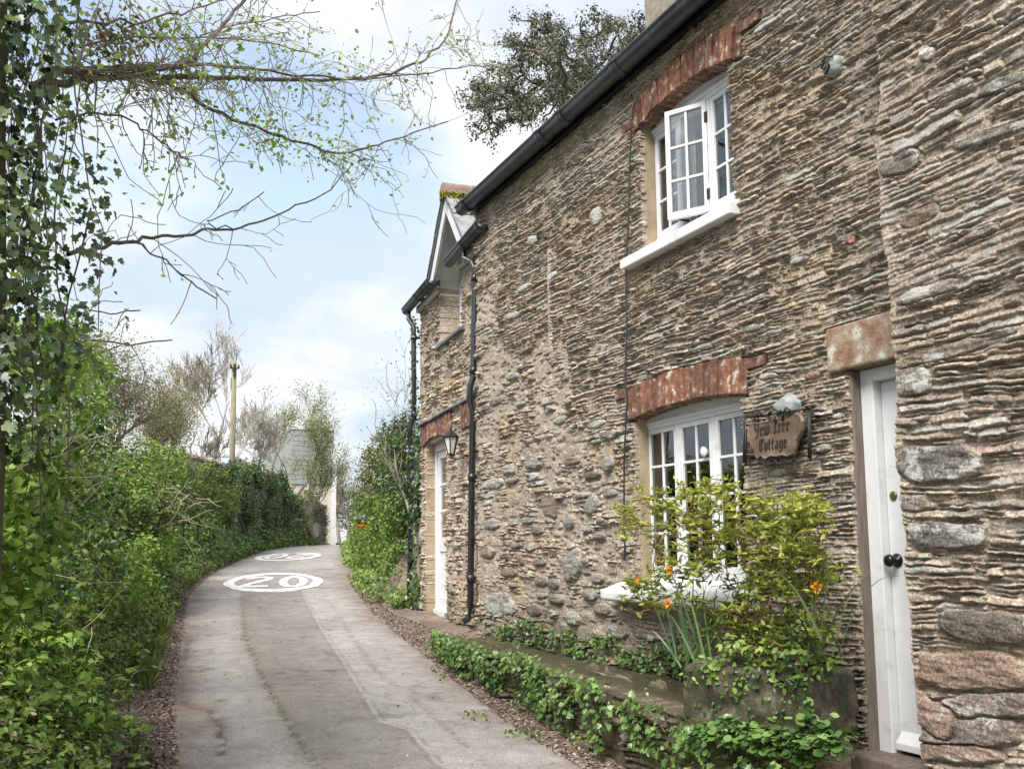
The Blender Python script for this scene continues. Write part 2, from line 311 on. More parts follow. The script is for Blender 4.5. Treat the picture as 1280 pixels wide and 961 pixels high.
# ------------------------------------------------------------------ stone masonry as true relief
PAL=np.array([(.50,.42,.34),(.45,.375,.305),(.37,.315,.27),(.54,.46,.38),(.42,.395,.36),(.46,.38,.315),(.32,.275,.24),(.49,.425,.335),(.42,.34,.29),(.57,.51,.44),(.41,.39,.35)])
PAL=PAL*np.array((.97,.955,.93)); MORT=np.array((.40,.342,.28))
def masonry(U,V,tmin,tmax,lmin,lmax,seed,proud=.03,joint=.004,mort=-.004,lich=.22,pal=PAL,warp=1.0,cobble=None,lamk=1.0,mcol=None):
    rng=np.random.default_rng(seed); sh=U.shape
    u=U.ravel(); v=V.ravel()
    Vw=v+warp*(.045*fbm(u*.8,v*1.1,2,seed)+.013*fbm(u*4.5,v*7,3,seed+3)+.005*fbm(u*18,v*22,2,seed+5))
    Uw=u+.035*fbm(u*3,v*16,3,seed+7)
    e=[v.min()-.2]
    while e[-1]<v.max()+.2: e.append(e[-1]+rng.uniform(tmin,tmax)*(1.6 if rng.random()<.10 else 1))
    e=np.array(e); row=np.searchsorted(e,Vw)-1; row=np.clip(row,0,len(e)-2)
    ul=np.zeros_like(u); ur=np.zeros_like(u); sid=np.zeros(len(u),np.int64); base=0
    order=np.argsort(row,kind='stable'); rs=row[order]; st=np.searchsorted(rs,np.arange(len(e)))
    for r in range(len(e)-1):
        ix=order[st[r]:st[r+1]]
        if len(ix)==0: continue
        c=[u.min()-.4-rng.random()*.2]
        while c[-1]<u.max()+.3: c.append(c[-1]+lmin+(lmax-lmin)*rng.random()**1.7)
        c=np.array(c); k=np.clip(np.searchsorted(c,Uw[ix])-1,0,len(c)-2)
        ul[ix]=c[k]; ur[ix]=c[k+1]; sid[ix]=base+k; base+=len(c)
    vl=e[row]; vr=e[row+1]
    pr=rng.random(base)                                   # some stones are two thin slips
    split=pr[sid]<.25; mid=vl+(vr-vl)*(.35+.3*rng.random(base)[sid]); hi=split&(Vw>mid)
    vl2=np.where(hi,mid,vl); vr2=np.where(split&~hi,mid,vr); sid2=sid+np.where(hi,base,0); nb=base*2
    du=np.minimum(Uw-ul,ur-Uw); dv=np.minimum(Vw-vl2,vr2-Vw)
    rr=.009; q1=np.maximum(rr-du,0); q2=np.maximum(rr-dv,0); inside=np.minimum(np.minimum(du,dv),rr)
    d=np.where((du<rr)|(dv<rr),rr-np.hypot(q1,q2),inside)
    jn=joint*(.2+1.6*vn(u*5,v*9,seed+9))+.0025*fbm(u*26,v*60,2,seed+11)
    ed=d-jn; prof=sstep(0,.0065,ed)
    P=proud*(rng.random(nb)**1.3); tilt=rng.normal(-.38,.26,nb); b=(Vw-(vl2+vr2)/2)
    tu=rng.normal(0,.05,nb); a=Uw-(ul+ur)/2
    smear=sstep(.56,.78,vn(u*2.2,v*3.2,seed+21)*.6+vn(u*9,v*16,seed+23)*.4)     # mortar smeared over the faces
    face=P[sid2]+tilt[sid2]*b+tu[sid2]*a+.0055*lamk*fbm(u*11,v*80,3,seed+13)+.005*fbm(u*18,v*34,3,seed+15)+.002*fbm(u*60,v*70,2,seed+16)
    face=face-.014*(rng.random(nb)<.6)[sid2]*np.exp(-((Vw-vl2-jn)/.0045)**2)
    m=mort+.005*fbm(u*9,v*34,3,seed+17)-.016*sstep(.55,.85,vn(u*14,v*30,seed+19))
    h=m*(1-prof)+np.maximum(face+.004,m)*prof
    h=h*(1-.55*smear)+smear*.55*(.010+.006*fbm(u*22,v*55,3,seed+25))
    ci=rng.integers(0,len(pal),nb); br=rng.uniform(.68,1.22,nb)
    col=pal[ci[sid2]]*br[sid2][:,None]
    lam=1+.26*lamk*fbm(u*6,v*70,3,seed+27); col=col*lam[:,None]
    pm=prof*(1-.6*smear)
    col=col*pm[:,None]+((MORT if mcol is None else np.array(mcol))*(1+.18*fbm(u*6,v*8,2,seed+29))[:,None])*(1-pm)[:,None]
    stain=fbm(u*.7,v*.9,3,seed+33); col=col*(1+.10*stain)[:,None]*np.array((1,1,1))
    och=sstep(.66,.85,vn(u*1.7,v*2.6,seed+35))*.22; col=col*(1-och[:,None])+col*np.array((1.25,1.02,.62))*och[:,None]
    lr=(rng.random(nb)<lich)*rng.uniform(.16,.40,nb)
    li=lr[sid2]*prof+.14*sstep(.5,.9,vn(u*1.3,v*1.5,seed+31))+.07
    for q in (cobble or []):
        cu,cv,ru,rv,rot,c,pp,lc=q[:8]
        sel=np.where((np.abs(u-cu)<1.5*max(ru,rv))&(np.abs(v-cv)<1.5*max(ru,rv)))[0]
        if len(sel)==0: continue
        x=u[sel]-cu; y=v[sel]-cv; cr,sr=math.cos(rot),math.sin(rot); X=(x*cr+y*sr)/ru; Y=(-x*sr+y*cr)/rv
        ex=q[8] if len(q)>8 else 2.4
        r=(np.abs(X)**ex+np.abs(Y)**ex)**(1/ex)*(1+.26*fbm(u[sel]*11+cu,v[sel]*16+cv*3,3,seed+41))
        w=sstep(1.02,.92,r); ring=sstep(1.22,1.05,r)*(1-w)
        dome=pp*(1-(.55 if ex<3 else .3)*np.clip(r,0,1)**(3 if ex<3 else 5))+(0 if ex<3 else .010)*fbm(u[sel]*6+v[sel]*9,v[sel]*26-u[sel]*5,4,seed+49)+.10*pp*(X*math.sin(cu*40)+Y*math.cos(cv*50))+.003*fbm(u[sel]*30,v[sel]*34,3,seed+43)+.006*fbm(u[sel]*7,v[sel]*38,3,seed+44)
        h[sel]=h[sel]*(1-w)*(1-.7*ring)+ring*.7*(-.012)+w*dome
        cc=(np.array(c)*.8+.2*col[sel])*(1+.32*fbm(u[sel]*12,v[sel]*34,4,seed+45))[:,None]
        col[sel]=col[sel]*(1-w)[:,None]+cc*w[:,None]
        li[sel]=li[sel]*(1-w)+w*(lc-.06+ .60*fbm(u[sel]*9+3,v[sel]*13,4,seed+47)*(lc>.05))
    return h.reshape(sh),np.clip(col,.01,.9).reshape(sh+(3,)),li.reshape(sh)
def relief(name,us,vs,fn,field,mat,parent,cut=None,skirt=.14,extra=None):
    """grid over (u,v); fn(u,v,h)->xyz arrays; cut(u,v)->bool removes faces and walls the opening's edge"""
    U,V=np.meshgrid(us,vs,indexing='ij'); h,col,li=field(U,V)
    if extra: h,col,li=extra(U,V,h,col,li)
    nu,nv=U.shape; P=np.stack(fn(U,V,h),-1).reshape(-1,3); idx=np.arange(nu*nv).reshape(nu,nv)
    q=np.stack([idx[:-1,:-1],idx[1:,:-1],idx[1:,1:],idx[:-1,1:]],-1)
    cm=(U[:-1,:-1]+U[1:,1:])/2,(V[:-1,:-1]+V[1:,1:])/2
    rem=cut(*cm) if cut else np.zeros((nu-1,nv-1),bool)
    Fc=[q[~rem]]; c=col.reshape(-1,3); l=li.ravel()
    pad=np.ones((nu+1,nv+1),bool); pad[1:-1,1:-1]=rem       # outside counts as removed: sides get walls too
    B=np.stack(fn(U,V,np.full_like(h,-skirt)),-1).reshape(-1,3)
    n=nu*nv
    a=pad[:-1,1:-1]!=pad[1:,1:-1]; i,j=np.nonzero(a)        # edges running along v at column i
    Fc.append(np.stack([idx[i,j],idx[i,j+1],idx[i,j+1]+n,idx[i,j]+n],-1))
    a=pad[1:-1,:-1]!=pad[1:-1,1:]; i,j=np.nonzero(a)
    Fc.append(np.stack([idx[i,j],idx[i+1,j],idx[i+1,j]+n,idx[i,j]+n],-1))
    F=np.concatenate(Fc); Vv=np.concatenate([P,B]); used=np.unique(F); mp=np.full(2*n,-1); mp[used]=np.arange(len(used))
    cc=np.concatenate([c,c])[used]; ll=np.concatenate([l,l*0])[used]
    me=fast_mesh(name,Vv[used],mp[F],{'lichen':ll},{'stone':cc})
    return link(name,me,mat,parent,True)
def lin(a,b,s): return np.linspace(a,b,int(round((b-a)/s))+1)

# ================================================================== COTTAGE (main wall, plane X = D)
cottage=empty('stone_cottage',(3.7,6.0,.7),'brown slate rubble cottage with white windows under red brick arches filling the right side','cottage')
NX=3.48                                             # face of the thicker end wall nearest the camera
def arc(u,c,hw,z,rise): return z+rise*(1-((u-c)/hw)**2)
def low_in(u): return arc(u,5.4,.68,2.475,.05)
def upp_in(u): return arc(u,5.3,.60,4.635,.085)
def wall_cut(u,v):
    j=.012*fbm(u*3+5,v*22,3,71)
    lo=(u>4.755+2*j)&(u<6.015+j)&(v>1.22)&(v<low_in(u))
    up=(u>4.745+2*j)&(u<5.83+j)&(v>3.66)&(v<upp_in(u))
    dr=(u<3.86+j)&(v<2.475)
    return lo|up|dr
cob=[]
def pxc(px,py,w,h,rot,c,pp,lc,ex=2.4):
    p=ray(px,py); t=D/p[0]; Y=p[1]*t; z=EYE+p[2]*t
    # size from the pixels around it
    q=ray(px+w/2,py); Yw=abs(q[1]*D/q[0]-Y); r=ray(px,py-h/2); zh=abs(EYE+r[2]*D/r[0]-z)
    cob.append((Y,z,Yw*.86,zh*.86,rot,c,pp*.72,lc,ex))
GG=(.26,.275,.25); GD=(.17,.17,.165); BR=(.24,.18,.14); GL=(.36,.38,.34); PK=(.27,.19,.17)
for a in [(636,586,19,15,0,GL,.045,.3),(666,579,22,16,0,GG,.04,.3),(761,579,16,21,0,GG,.05,.05),(616,604,32,16,0,GG,.03,.35),(741,632,19,24,-.3,GG,.05,.1),
 (712,652,15,20,0,GG,.045,.1),(716,705,27,44,-.25,(.28,.275,.25),.055,.05),(735,661,15,11,0,GG,.04,.1),(688,632,26,34,.1,(.22,.165,.13),.02,0),(615,655,26,16,0,GG,.035,.2),
 (672,663,18,11,0,(.15,.13,.12),.035,0),(749,670,17,12,0,(.22,.21,.18),.04,.1),(751,650,14,9,0,GG,.04,.1),(675,702,18,12,0,(.22,.21,.18),.04,.1),(663,683,13,12,0,GG,.04,.1),
 (645,681,14,9,0,GG,.04,.1),(676,726,20,14,0,(.21,.2,.16),.04,.1),(692,729,16,14,0,(.2,.19,.17),.04,.1),(747,722,20,14,0,(.25,.23,.21),.045,.15),(737,742,24,16,0,(.24,.23,.2),.045,.15),
 (696,749,22,13,0,(.2,.19,.18),.045,.1),(677,744,13,10,0,GG,.04,.1),(668,762,22,17,0,(.19,.15,.14),.045,.1),(716,773,18,18,.2,GL,.055,.1),(754,761,24,17,0,(.22,.2,.19),.045,.15),
 (625,755,44,33,0,(.27,.27,.25),.03,.45),(770,787,34,20,.1,(.27,.25,.235),.04,.35),(806,792,34,18,.1,PK,.04,.3),(727,619,20,9,0,GG,.03,.2),(700,612,26,10,0,(.27,.22,.16),.03,0),
 (764,616,22,12,0,(.28,.26,.24),.035,.25),(660,650,16,9,0,GG,.035,.25),(642,653,14,9,0,GG,.035,.3),(740,594,22,10,0,(.16,.13,.12),.03,0),(715,576,24,12,0,BR,.025,0),
 (668,595,11,11,0,GL,.035,.4),(640,600,20,9,0,GG,.03,.2),(650,697,14,14,.5,PK,.03,0),(610,690,18,18,0,BR,.03,.2),(636,715,22,14,0,BR,.03,.2),
 (826,812,30,15,.1,(.22,.2,.18),.04,.25),(790,812,22,12,0,(.23,.21,.18),.04,.2),(733,700,11,12,0,GG,.03,.1),
 (745,552,18,7,0,(.22,.28,.22),.03,.1),(760,543,26,12,.15,(.19,.18,.16),.03,.15),(640,470,20,10,.1,GL,.025,.4),(655,360,16,10,0,GL,.025,.4),(690,345,14,9,0,GL,.02,.4),(622,500,22,11,0,GG,.025,.35),
 (650,505,14,8,0,GL,.03,.4),(700,525,24,11,0,GG,.025,.3),(745,530,26,10,0,GG,.02,.4),(640,395,20,10,.1,GL,.025,.3),(745,270,16,26,.3,(.2,.2,.18),.02,.3),(665,300,14,12,.2,GL,.02,.4),
 (1030,560,20,14,0,GG,.03,.35),(1015,470,22,10,0,(.33,.17,.14),.02,.2),(1048,520,16,8,0,GL,.02,.4),(975,590,24,10,0,GL,.02,.35),(1000,620,40,11,0,(.27,.22,.18),.03,.2),
 (1063,300,14,12,.2,(.36,.16,.12),.015,0),(1000,325,30,10,.1,GG,.02,.45),(940,410,26,11,.1,GG,.02,.35),(960,470,30,10,.1,GG,.02,.45)]:
    pxc(*a)
def wall_extra(U,V,h,col,li):
    # flat beds where brick arches and lintel sit
    low=((U>4.67)&(U<6.10)&(V>low_in(U)-.02)&(V<low_in(U)+.235))|((U>4.49)&(U<4.69)&(V>2.615)&(V<2.695))
    upp=((U>4.61)&(U<5.91)&(V>upp_in(U)-.02)&(V<upp_in(U)+.22))|((U>4.41)&(U<4.62)&(V>4.75)&(V<4.82))
    lin_=(U<4.0)&(V>2.45)&(V<2.725)
    m=low|upp|lin_
    h=np.where(m,-.03,h); col=np.where(m[...,None],MORT*.8,col); li=np.where(m,0,li)
    # old mortar scar
    p=ray(686,330); u0=p[1]*D/p[0]
    s=np.exp(-((U-u0-.03*fbm(V*3,V*0,2,5))/.035)**2)*sstep(3.15,3.3,V)*sstep(4.25,4.1,V)*.85
    h=h*(1-s)+.022*s; col=col*(1-s[...,None])+np.array((.43,.37,.29))*s[...,None]
    # damp, mossy foot of the wall
    g=sstep(1.15,.72,V+.25*fbm(U*2,V*3,3,51))*.62
    col=col*(1-g[...,None])+np.array((.075,.082,.035))*(.7+.6*vn(U*9,V*14,53))[...,None]*g[...,None]; li=li*(1-.5*g)
    return h,col,li
def wall_field(U,V):
    h,c,l=masonry(U,V,.014,.036,.045,.24,3,proud=.022,joint=.0026,cobble=cob)
    h2,c2,l2=masonry(U,V,.026,.065,.05,.18,5,proud=.036,joint=.007,mort=-.008,warp=1.5,cobble=cob,lich=.30)
    w=sstep(-.25,.25,(U-6.2)*.5+(2.35-V)*.6+.6*fbm(U*1.2,V*1.4,2,61))*(U>6.05)  # cobbly foot beyond the window
    w=np.where(w>.5,1.0,0.0)
    return h*(1-w)+h2*w, c*(1-w[...,None])+c2*w[...,None], l*(1-w)+l2*w
relief('wall',lin(3.26,9.08,.007),lin(.30,5.14,.0042),lambda u,v,h:(D-h,u,v),wall_field,MT['stone'],cottage,wall_cut,.045,wall_extra)
# near end wall, thicker, larger slabs
cob2=[]
def nxc(px,py,w,h,rot,c,pp,lc,ex=3.6):
    pp*=.66; lc=lc if c==DK else lc*.75
    p=ray(px,py); t=NX/p[0]; Y=p[1]*t; z=EYE+p[2]*t
    q=ray(px+w/2,py); Yw=abs(q[1]*NX/q[0]-Y); r=ray(px,py-h/2); zh=abs(EYE+r[2]*NX/r[0]-z)
    cob2.append((Y,z,Yw,zh,rot,c,pp,lc,ex))
DK=(.125,.122,.12); D2=(.17,.15,.135)
for a in [(1176,578,108,44,.02,DK,.05,.34),(1180,670,104,32,.0,DK,.045,.36),(1232,783,116,40,.0,(.085,.078,.075),.07,.16),(1142,477,46,34,.03,D2,.035,.36),
 (1140,628,50,20,.02,(.2,.18,.16),.03,.25),
 (1215,838,150,46,-.12,(.27,.185,.145),.055,.06),(1230,882,130,30,-.16,(.2,.16,.145),.05,.15),(1215,915,140,36,-.16,(.17,.14,.13),.06,.16),
 (1160,890,70,40,.25,(.3,.22,.175),.05,.1),(1190,940,120,20,-.15,(.3,.22,.18),.05,.2),
 (1180,440,130,16,.0,(.27,.21,.16),.025,.35),(1160,365,90,18,.02,(.25,.22,.2),.03,.42),
 (1125,205,50,26,.1,(.13,.12,.115),.03,.32),(1240,170,110,12,.1,(.19,.2,.18),.03,.4),
 (1160,68,18,14,.3,(.62,.6,.56),.03,0),(1188,293,46,4,.05,(.66,.64,.62),.02,0),(1230,285,50,5,.05,(.6,.58,.55),.02,0),(1150,270,50,20,.05,(.24,.17,.13),.02,.2),(1255,105,60,18,.1,(.2,.21,.19),.03,.35),
 (1190,110,60,12,.1,(.24,.21,.18),.02,.45)]:
    nxc(*a)
def near_cut(u,v): return u>3.325+.045*fbm(v*3.5,v*0+2,3,81)+.006*fbm(v*14,u*6,2,83)-.028*sstep(1.15,.8,v)+.02*sstep(1.3,1.0,v)*0
def near_extra(U,V,h,col,li):
    k=sstep(3.345,3.20,U+.02*fbm(V*4,V*0,2,5)); h=.012+(h-.012)*(.35+.65*k)
    return h,col,li
def near_field(U,V):
    return masonry(U,V,.016,.046,.07,.42,23,proud=.026,joint=.0026,lich=.30,warp=1.3,cobble=cob2)
relief('wall_end_section',lin(1.6,3.37,.0052),lin(.28,5.14,.0042),lambda u,v,h:(NX-h,u,v),near_field,MT['stone'],cottage,near_cut,.50,near_extra)
# --- inner shell with holes behind the relief, back and end walls
def holed(mb,X0,X1,y0,y1,z0,z1,holes):
    ys=sorted({y0,y1,*[h[0] for h in holes],*[h[1] for h in holes]}); zs=sorted({z0,z1,*[h[2] for h in holes],*[h[3] for h in holes]})
    for a,b in zip(ys,ys[1:]):
        for c,d in zip(zs,zs[1:]):
            m=((a+b)/2,(c+d)/2)
            if any(h[0]<m[0]<h[1] and h[2]<m[1]<h[3] for h in holes): continue
            mb.box((X0,a,c),(X1,b,d))
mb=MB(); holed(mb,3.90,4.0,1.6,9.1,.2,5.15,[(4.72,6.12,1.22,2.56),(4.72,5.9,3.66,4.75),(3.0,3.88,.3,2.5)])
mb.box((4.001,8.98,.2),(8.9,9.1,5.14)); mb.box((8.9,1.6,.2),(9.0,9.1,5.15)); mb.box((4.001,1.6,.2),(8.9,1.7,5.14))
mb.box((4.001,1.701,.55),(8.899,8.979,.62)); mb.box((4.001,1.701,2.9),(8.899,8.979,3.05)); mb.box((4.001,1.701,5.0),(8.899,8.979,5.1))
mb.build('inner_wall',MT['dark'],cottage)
# gable ends + roof
for y in (1.62,8.9): MB().prism([(3.75,y,5.1),(8.95,y,5.1),(6.35,y,7.25)],(0,.18,0)).build('gable',MT['stone2'],cottage)
def roof_slab(mb,xe,ze,xr_,zr_,y0,y1,th,rows,rng,fn=None):
    L_=math.hypot(xr_-xe,zr_-ze); ux,uz=(xr_-xe)/L_,(zr_-ze)/L_; nx,nz=-uz,ux
    if nz<0: nx,nz=-nx,-nz
    mb.add([fn(*p) if fn else p for p in [(xe,y0,ze),(xr_,y0,zr_),(xr_,y1,zr_),(xe,y1,ze),(xe+nx*th,y0,ze+nz*th),(xr_+nx*th,y0,zr_+nz*th),(xr_+nx*th,y1,zr_+nz*th),(xe+nx*th,y1,ze+nz*th)]],
      [(0,3,2,1),(4,5,6,7),(0,1,5,4),(1,2,6,5),(2,3,7,6),(3,0,4,7)])
    for r in range(rows):
        a=L_*r/rows-.03*(r>0)-.02*(r==0); b=L_*(r+1)/rows; y=y0-(r%2)*.12
        while y<y1:
            w=rng.uniform(.22,.32); ya,yb=max(y,y0),min(y+w-.006,y1); y+=w
            if yb-ya<.03: continue
            t0=th+.018+rng.uniform(0,.006); t1=th+.004; g=rng.uniform(-.006,.006)
            v=[]
            for (s,t) in ((a+g,t0-.010),(b,t1-.002),(b,t1+.006),(a+g,t0)):
                for yy in (ya,yb): v.append((xe+ux*s+nx*t,yy,ze+uz*s+nz*t))
            if fn: v=[fn(*p) for p in v]
            mb.add(v,[(0,1,3,2),(2,3,5,4),(4,5,7,6),(6,7,1,0),(0,2,4,6),(1,7,5,3)][:6])
rng_=random.Random(4)
mb=MB(); roof_slab(mb,3.60,5.17,6.35,7.35,1.5,9.2,.03,14,rng_); roof_slab(mb,9.2,5.05,6.35,7.35,1.5,9.2,.03,13,rng_)
mb.build('roof',MT['slate'],cottage)
MB().tube([(6.35,1.5,7.42),(6.35,9.2,7.42)],.10,10).build('ridge_tiles',MT['ridge'],cottage,True)
p1=ray(806,30); p2=ray(858,0); xc=6.3
y1=p1[1]*6.0/p1[0]; y0=p2[1]*(xc)/p2[0]; 
mb=MB(); mb.box((6.0,y0-.15,6.6),(6.75,y1,9.3)); mb.box((5.94,y0-.21,9.3),(6.81,y1+.06,9.42))
for k in (0,1): mb.lathe((6.37,y0+.12+k*.42,9.42),[(.12,0),(.11,.3),(.13,.34)],12)
mb.build('chimney',MT['chimney'],cottage,bevel=.015)
# gutter along the eaves
def halfpipe(mb,c0,c1,r,fnpt,n=10,th=.006,ext=0):
    """open half-round channel between two axis points; fnpt(c,a,b): offset point with a outward, b up"""
    prof=[]
    for i in range(n+1):
        t=math.pi+math.pi*i/n; prof.append((r*math.cos(t),r*math.sin(t)))
    prof=[(-r-.012,.022),(-r-.012,.008),(-r,.0)]+prof[1:-1]+[(r,0),(r,.03)]
    inn=[(a*(1-th/r*1.2),b*(1-th/r*1.2)+.003) for a,b in reversed(prof)]
    P=prof+inn; m=len(P)
    v=[fnpt(c0,a,b) for a,b in P]+[fnpt(c1,a,b) for a,b in P]
    mb.add(v,[(i,(i+1)%m,m+(i+1)%m,m+i) for i in range(m)]+[tuple(range(m-1,-1,-1)),tuple(range(m,2*m))])
gp=lambda c,a,b:(c[0]+a,c[1],c[2]+b)
mb=MB(); gz=lambda y:5.13-.004*(y-3)
halfpipe(mb,(3.56,9.12,gz(9.12)),(3.56,1.8,gz(1.8)),.070,gp,12)
g=mb.build('gutter',MT['gutterm'],cottage,True)
for y in (8.95,7.15,6.75,5.85,4.3,2.9):
    mb=MB(); halfpipe(mb,(3.56,y+.05,gz(y)),(3.56,y-.05,gz(y)),.078,gp,12,.008); mb.build('gutter_joint',MT['gutterm'],g,True)
MB().box((3.652,1.6,5.06),(3.70,9.12,5.16)).build('fascia',MT['cast'],cottage)
# --- brick arches
def arch(name,c,hw,z,rise,y0,y1,hgt,n,extra,X0=3.680,X1=3.83,seed=1):
    rr=random.Random(seed); mb=MB(); mo=MB(); w=(y1-y0)/n
    for i in range(n):
        a=y0+i*w+.004; b=y0+(i+1)*w-.005; m=(a+b)/2; zb=arc(m,c,hw,z,rise); sl=-2*rise*(m-c)/hw**2*1.3; ht=hgt+rr.uniform(-.010,.006)
        x=X0+rr.uniform(-.012,.008)
        def pt(y,zz,xx): return (xx,y-(zz-zb)*sl*.55,zz)
        v=[]
        for xx in (x,X1):
            for (y,zz) in ((a,zb+(a-m)*sl+rr.uniform(-.004,.004)),(b,zb+(b-m)*sl+rr.uniform(-.004,.004)),(b+.002,zb+ht+rr.uniform(-.005,.005)),(a-.002,zb+ht+rr.uniform(-.005,.005))): v.append(pt(y,zz,xx))
        mb.add(v,[(0,1,2,3),(7,6,5,4),(0,4,5,1),(1,5,6,2),(2,6,7,3),(3,7,4,0)])
    for (ya,yb,za,zb) in extra: mb.box((X0+rr.uniform(-.008,.004),ya,za),(X1,yb,zb))
    o=mb.build(name,MT['brick'],cottage,bevel=.006)
    m=24; top=[];
    v=[]
    for k in range(m+1):
        y=y0+(y1-y0)*k/m; zz=arc(y,c,hw,z,rise)
        v+= [(X0+.024,y,zz+.004),(X0+.024,y,zz+hgt-.012),(X1-.002,y,zz+.004),(X1-.002,y,zz+hgt-.012)]
    f=[]
    for k in range(m):
        a=4*k; b=a+4; f+=[(a,b,b+1,a+1),(a+2,a+3,b+3,b+2),(a,a+2,b+2,b),(a+1,b+1,b+3,a+3)]
    mo.add(v,f+[(0,1,3,2),(4*m,4*m+2,4*m+3,4*m+1)]); mo.build('mortar_bed',MT['mortar'],o)
    return o
arch('brick_arch',5.4,.68,2.475,.05,4.68,6.08,.225,19,[(4.50,4.67,2.62,2.685),(6.10,6.24,2.655,2.72)],seed=3)
arch('brick_arch',5.3,.60,4.635,.085,4.62,5.90,.215,18,[(4.42,4.61,4.755,4.815),(5.915,6.05,4.69,4.75),(5.91,5.98,4.61,4.67)],seed=5)
mb=MB(); mb.box((3.684,3.30,2.478),(3.93,3.985,2.722)); mb.build('door_lintel',MT['lintel'],cottage,bevel=.012)
# --- windows
def window(nm,y0,y1,z0,z1,nl,rows,X,hingeopen,topf):
    """frame with nl lights, each two panes wide; y grows away from the camera"""
    fr=MB(); fw=.045
    fr.box((X,y1-fw,z0),(X+.07,y1,z1)); fr.box((X,y0,z0),(X+.07,y0+fw,z1)); fr.box((X-.002,y0,z0-.02),(X+.075,y1,z0+.04)); fr.box((X-.002,y0+fw,z1-.035),(X+.07,y1-fw,z1))
    n=16; pts=[(X+.006,y0+(y1-y0)*k/n,topf(y0+(y1-y0)*k/n)+.02) for k in range(n+1)]
    fr.prism([(X+.006,y0,z1-.01)]+pts+[(X+.006,y1,z1-.01)],(.055,0,0))
    fr.box((X-.018,y0+.01,z1-.006),(X+.005,y1-.005,z1+.016))
    pt2=[(X-.006,y0+(y1-y0)*k/n,topf(y0+(y1-y0)*k/n)-.03) for k in range(n+1)]; pt3=[(X-.006,y0+(y1-y0)*k/n,topf(y0+(y1-y0)*k/n)+.01) for k in range(n,-1,-1)]
    fr.prism(pt2+pt3,(.011,0,0))
    p=(y1-y0-2*fw)/nl
    for k in range(1,nl): fr.box((X,y0+fw+p*k-.016,z0),(X+.07,y0+fw+p*k+.016,z1-.02))
    w=fr.build('window',MT['white'],cottage,bevel=.004); 
    for k in range(nl):
        a=y0+fw+p*k+.017; b=y0+fw+p*(k+1)-.017; c=z0+.042; d=z1-.037; Xs=X+.004
        fn=None
        if hingeopen==k:
            hy=a; al=R_(31); ca,sa=math.cos(al),math.sin(al)
            fn=lambda x,y,z:(Xs+(x-Xs)*ca-(y-hy)*sa-.006, hy+(y-hy)*ca+(x-Xs)*sa, z)
        m=MB(); s=.034
        m.box((Xs,a,c),(Xs+.04,a+s,d),fn); m.box((Xs,b-s,c),(Xs+.04,b,d),fn); m.box((Xs,a+s,c),(Xs+.04,b-s,c+s+.012),fn); m.box((Xs,a+s,d-s),(Xs+.04,b-s,d),fn)
        ym=(a+b)/2; m.box((Xs+.006,ym-.009,c+s),(Xs+.034,ym+.009,d-s),fn)
        for r in range(1,rows):
            zz=c+s+(d-c-2*s)*r/rows; m.box((Xs+.007,a+s,zz-.009),(Xs+.033,b-s,zz+.009),fn)
        cs=m.build('casement',MT['white'],w,bevel=.003)
        g=MB(); g.box((Xs+.018,a+s-.004,c+s-.004),(Xs+.022,b-s+.004,d-s+.004),fn); g.build('pane',MT['glass'],w)
        if hingeopen==k:
            for zz in (c+.12,d-.12): MB().box((X-.012,hy-.012,zz-.035),(X+.002,hy+.012,zz+.035)).build('hinge',MT['iron'],w)
            MB().box((X-.10,b-.06,z0+.050),(X+.012,b-.045,z0+.062)).build('stay',MT['iron'],w)
    return w
WL=window('window',4.76,6.10,1.33,2.445,3,4,3.82,None,lambda y:min(low_in(y),2.53))
WU=window('window',4.76,5.885,3.765,4.63,3,3,3.82,1,lambda y:upp_in(y))
WL['label']='lower white window with twelve visible panes behind the leafy shrub'; WU['label']='upper white window with its middle casement swung open'
MB().lathe((3.80,5.29,2.18),[(.012,.02),(.03,.0),(.035,-.012),(.02,-.02)],12,'x').build('vent',MT['white'],WL)
# sills
mb=MB(); mb.prism([(3.835,4.69,3.765),(3.63,4.69,3.685),(3.615,4.69,3.68),(3.615,4.69,3.605),(3.835,4.69,3.605)],(0,1.33,0)); mb.build('window_sill',MT['white'],cottage,bevel=.008)
mb=MB(); mb.prism([(3.835,4.70,1.335),(3.56,4.70,1.245),(3.545,4.70,1.235),(3.545,4.70,1.175),(3.60,4.70,1.16),(3.835,4.70,1.16)],(0,1.60,0)); mb.build('window_sill',MT['white'],cottage,bevel=.012)
# plaster reveals
for a_,b_ in (((3.735,6.012,1.24),(3.84,6.11,2.50)),((3.735,4.69,1.25),(3.84,4.758,2.5)),((3.735,5.828,3.68),(3.84,5.93,4.66)),((3.735,4.68,3.68),(3.84,4.748,4.66))):
    MB().box(a_,b_).build('window_reveal',MT['plaster'],cottage,bevel=.008)
# curtains
def curtain(name,y0,y1,z0,z1,X,mat,amp=.02,fr=60):
    ys=np.linspace(y0,y1,60); zs=np.linspace(z0,z1,12); U,V=np.meshgrid(ys,zs,indexing='ij')
    x=X+amp*np.sin(U*fr+2*np.sin(U*9))+.006*fbm(U*20,V*4,2,9)
    idx=np.arange(U.size).reshape(U.shape); f=np.stack([idx[:-1,:-1],idx[1:,:-1],idx[1:,1:],idx[:-1,1:]],-1).reshape(-1,4)
    return link(name,fast_mesh(name,np.stack([x,U,V],-1).reshape(-1,3),f),mat,cottage,True)
for (a,b) in ((5.90,6.11),(5.58,5.80),(5.14,5.36)): curtain('curtain',a,b,1.3,2.5,3.95,MT['curtain'],.012)
curtain('curtain',4.74,4.98,1.3,2.5,3.95,MT['curtaindk'],.012)
for (a,b) in ((5.50,5.89),(5.0,5.38),(4.73,4.90)): curtain('curtain',a,b,3.7,4.7,3.95,MT['curtain'],.012)
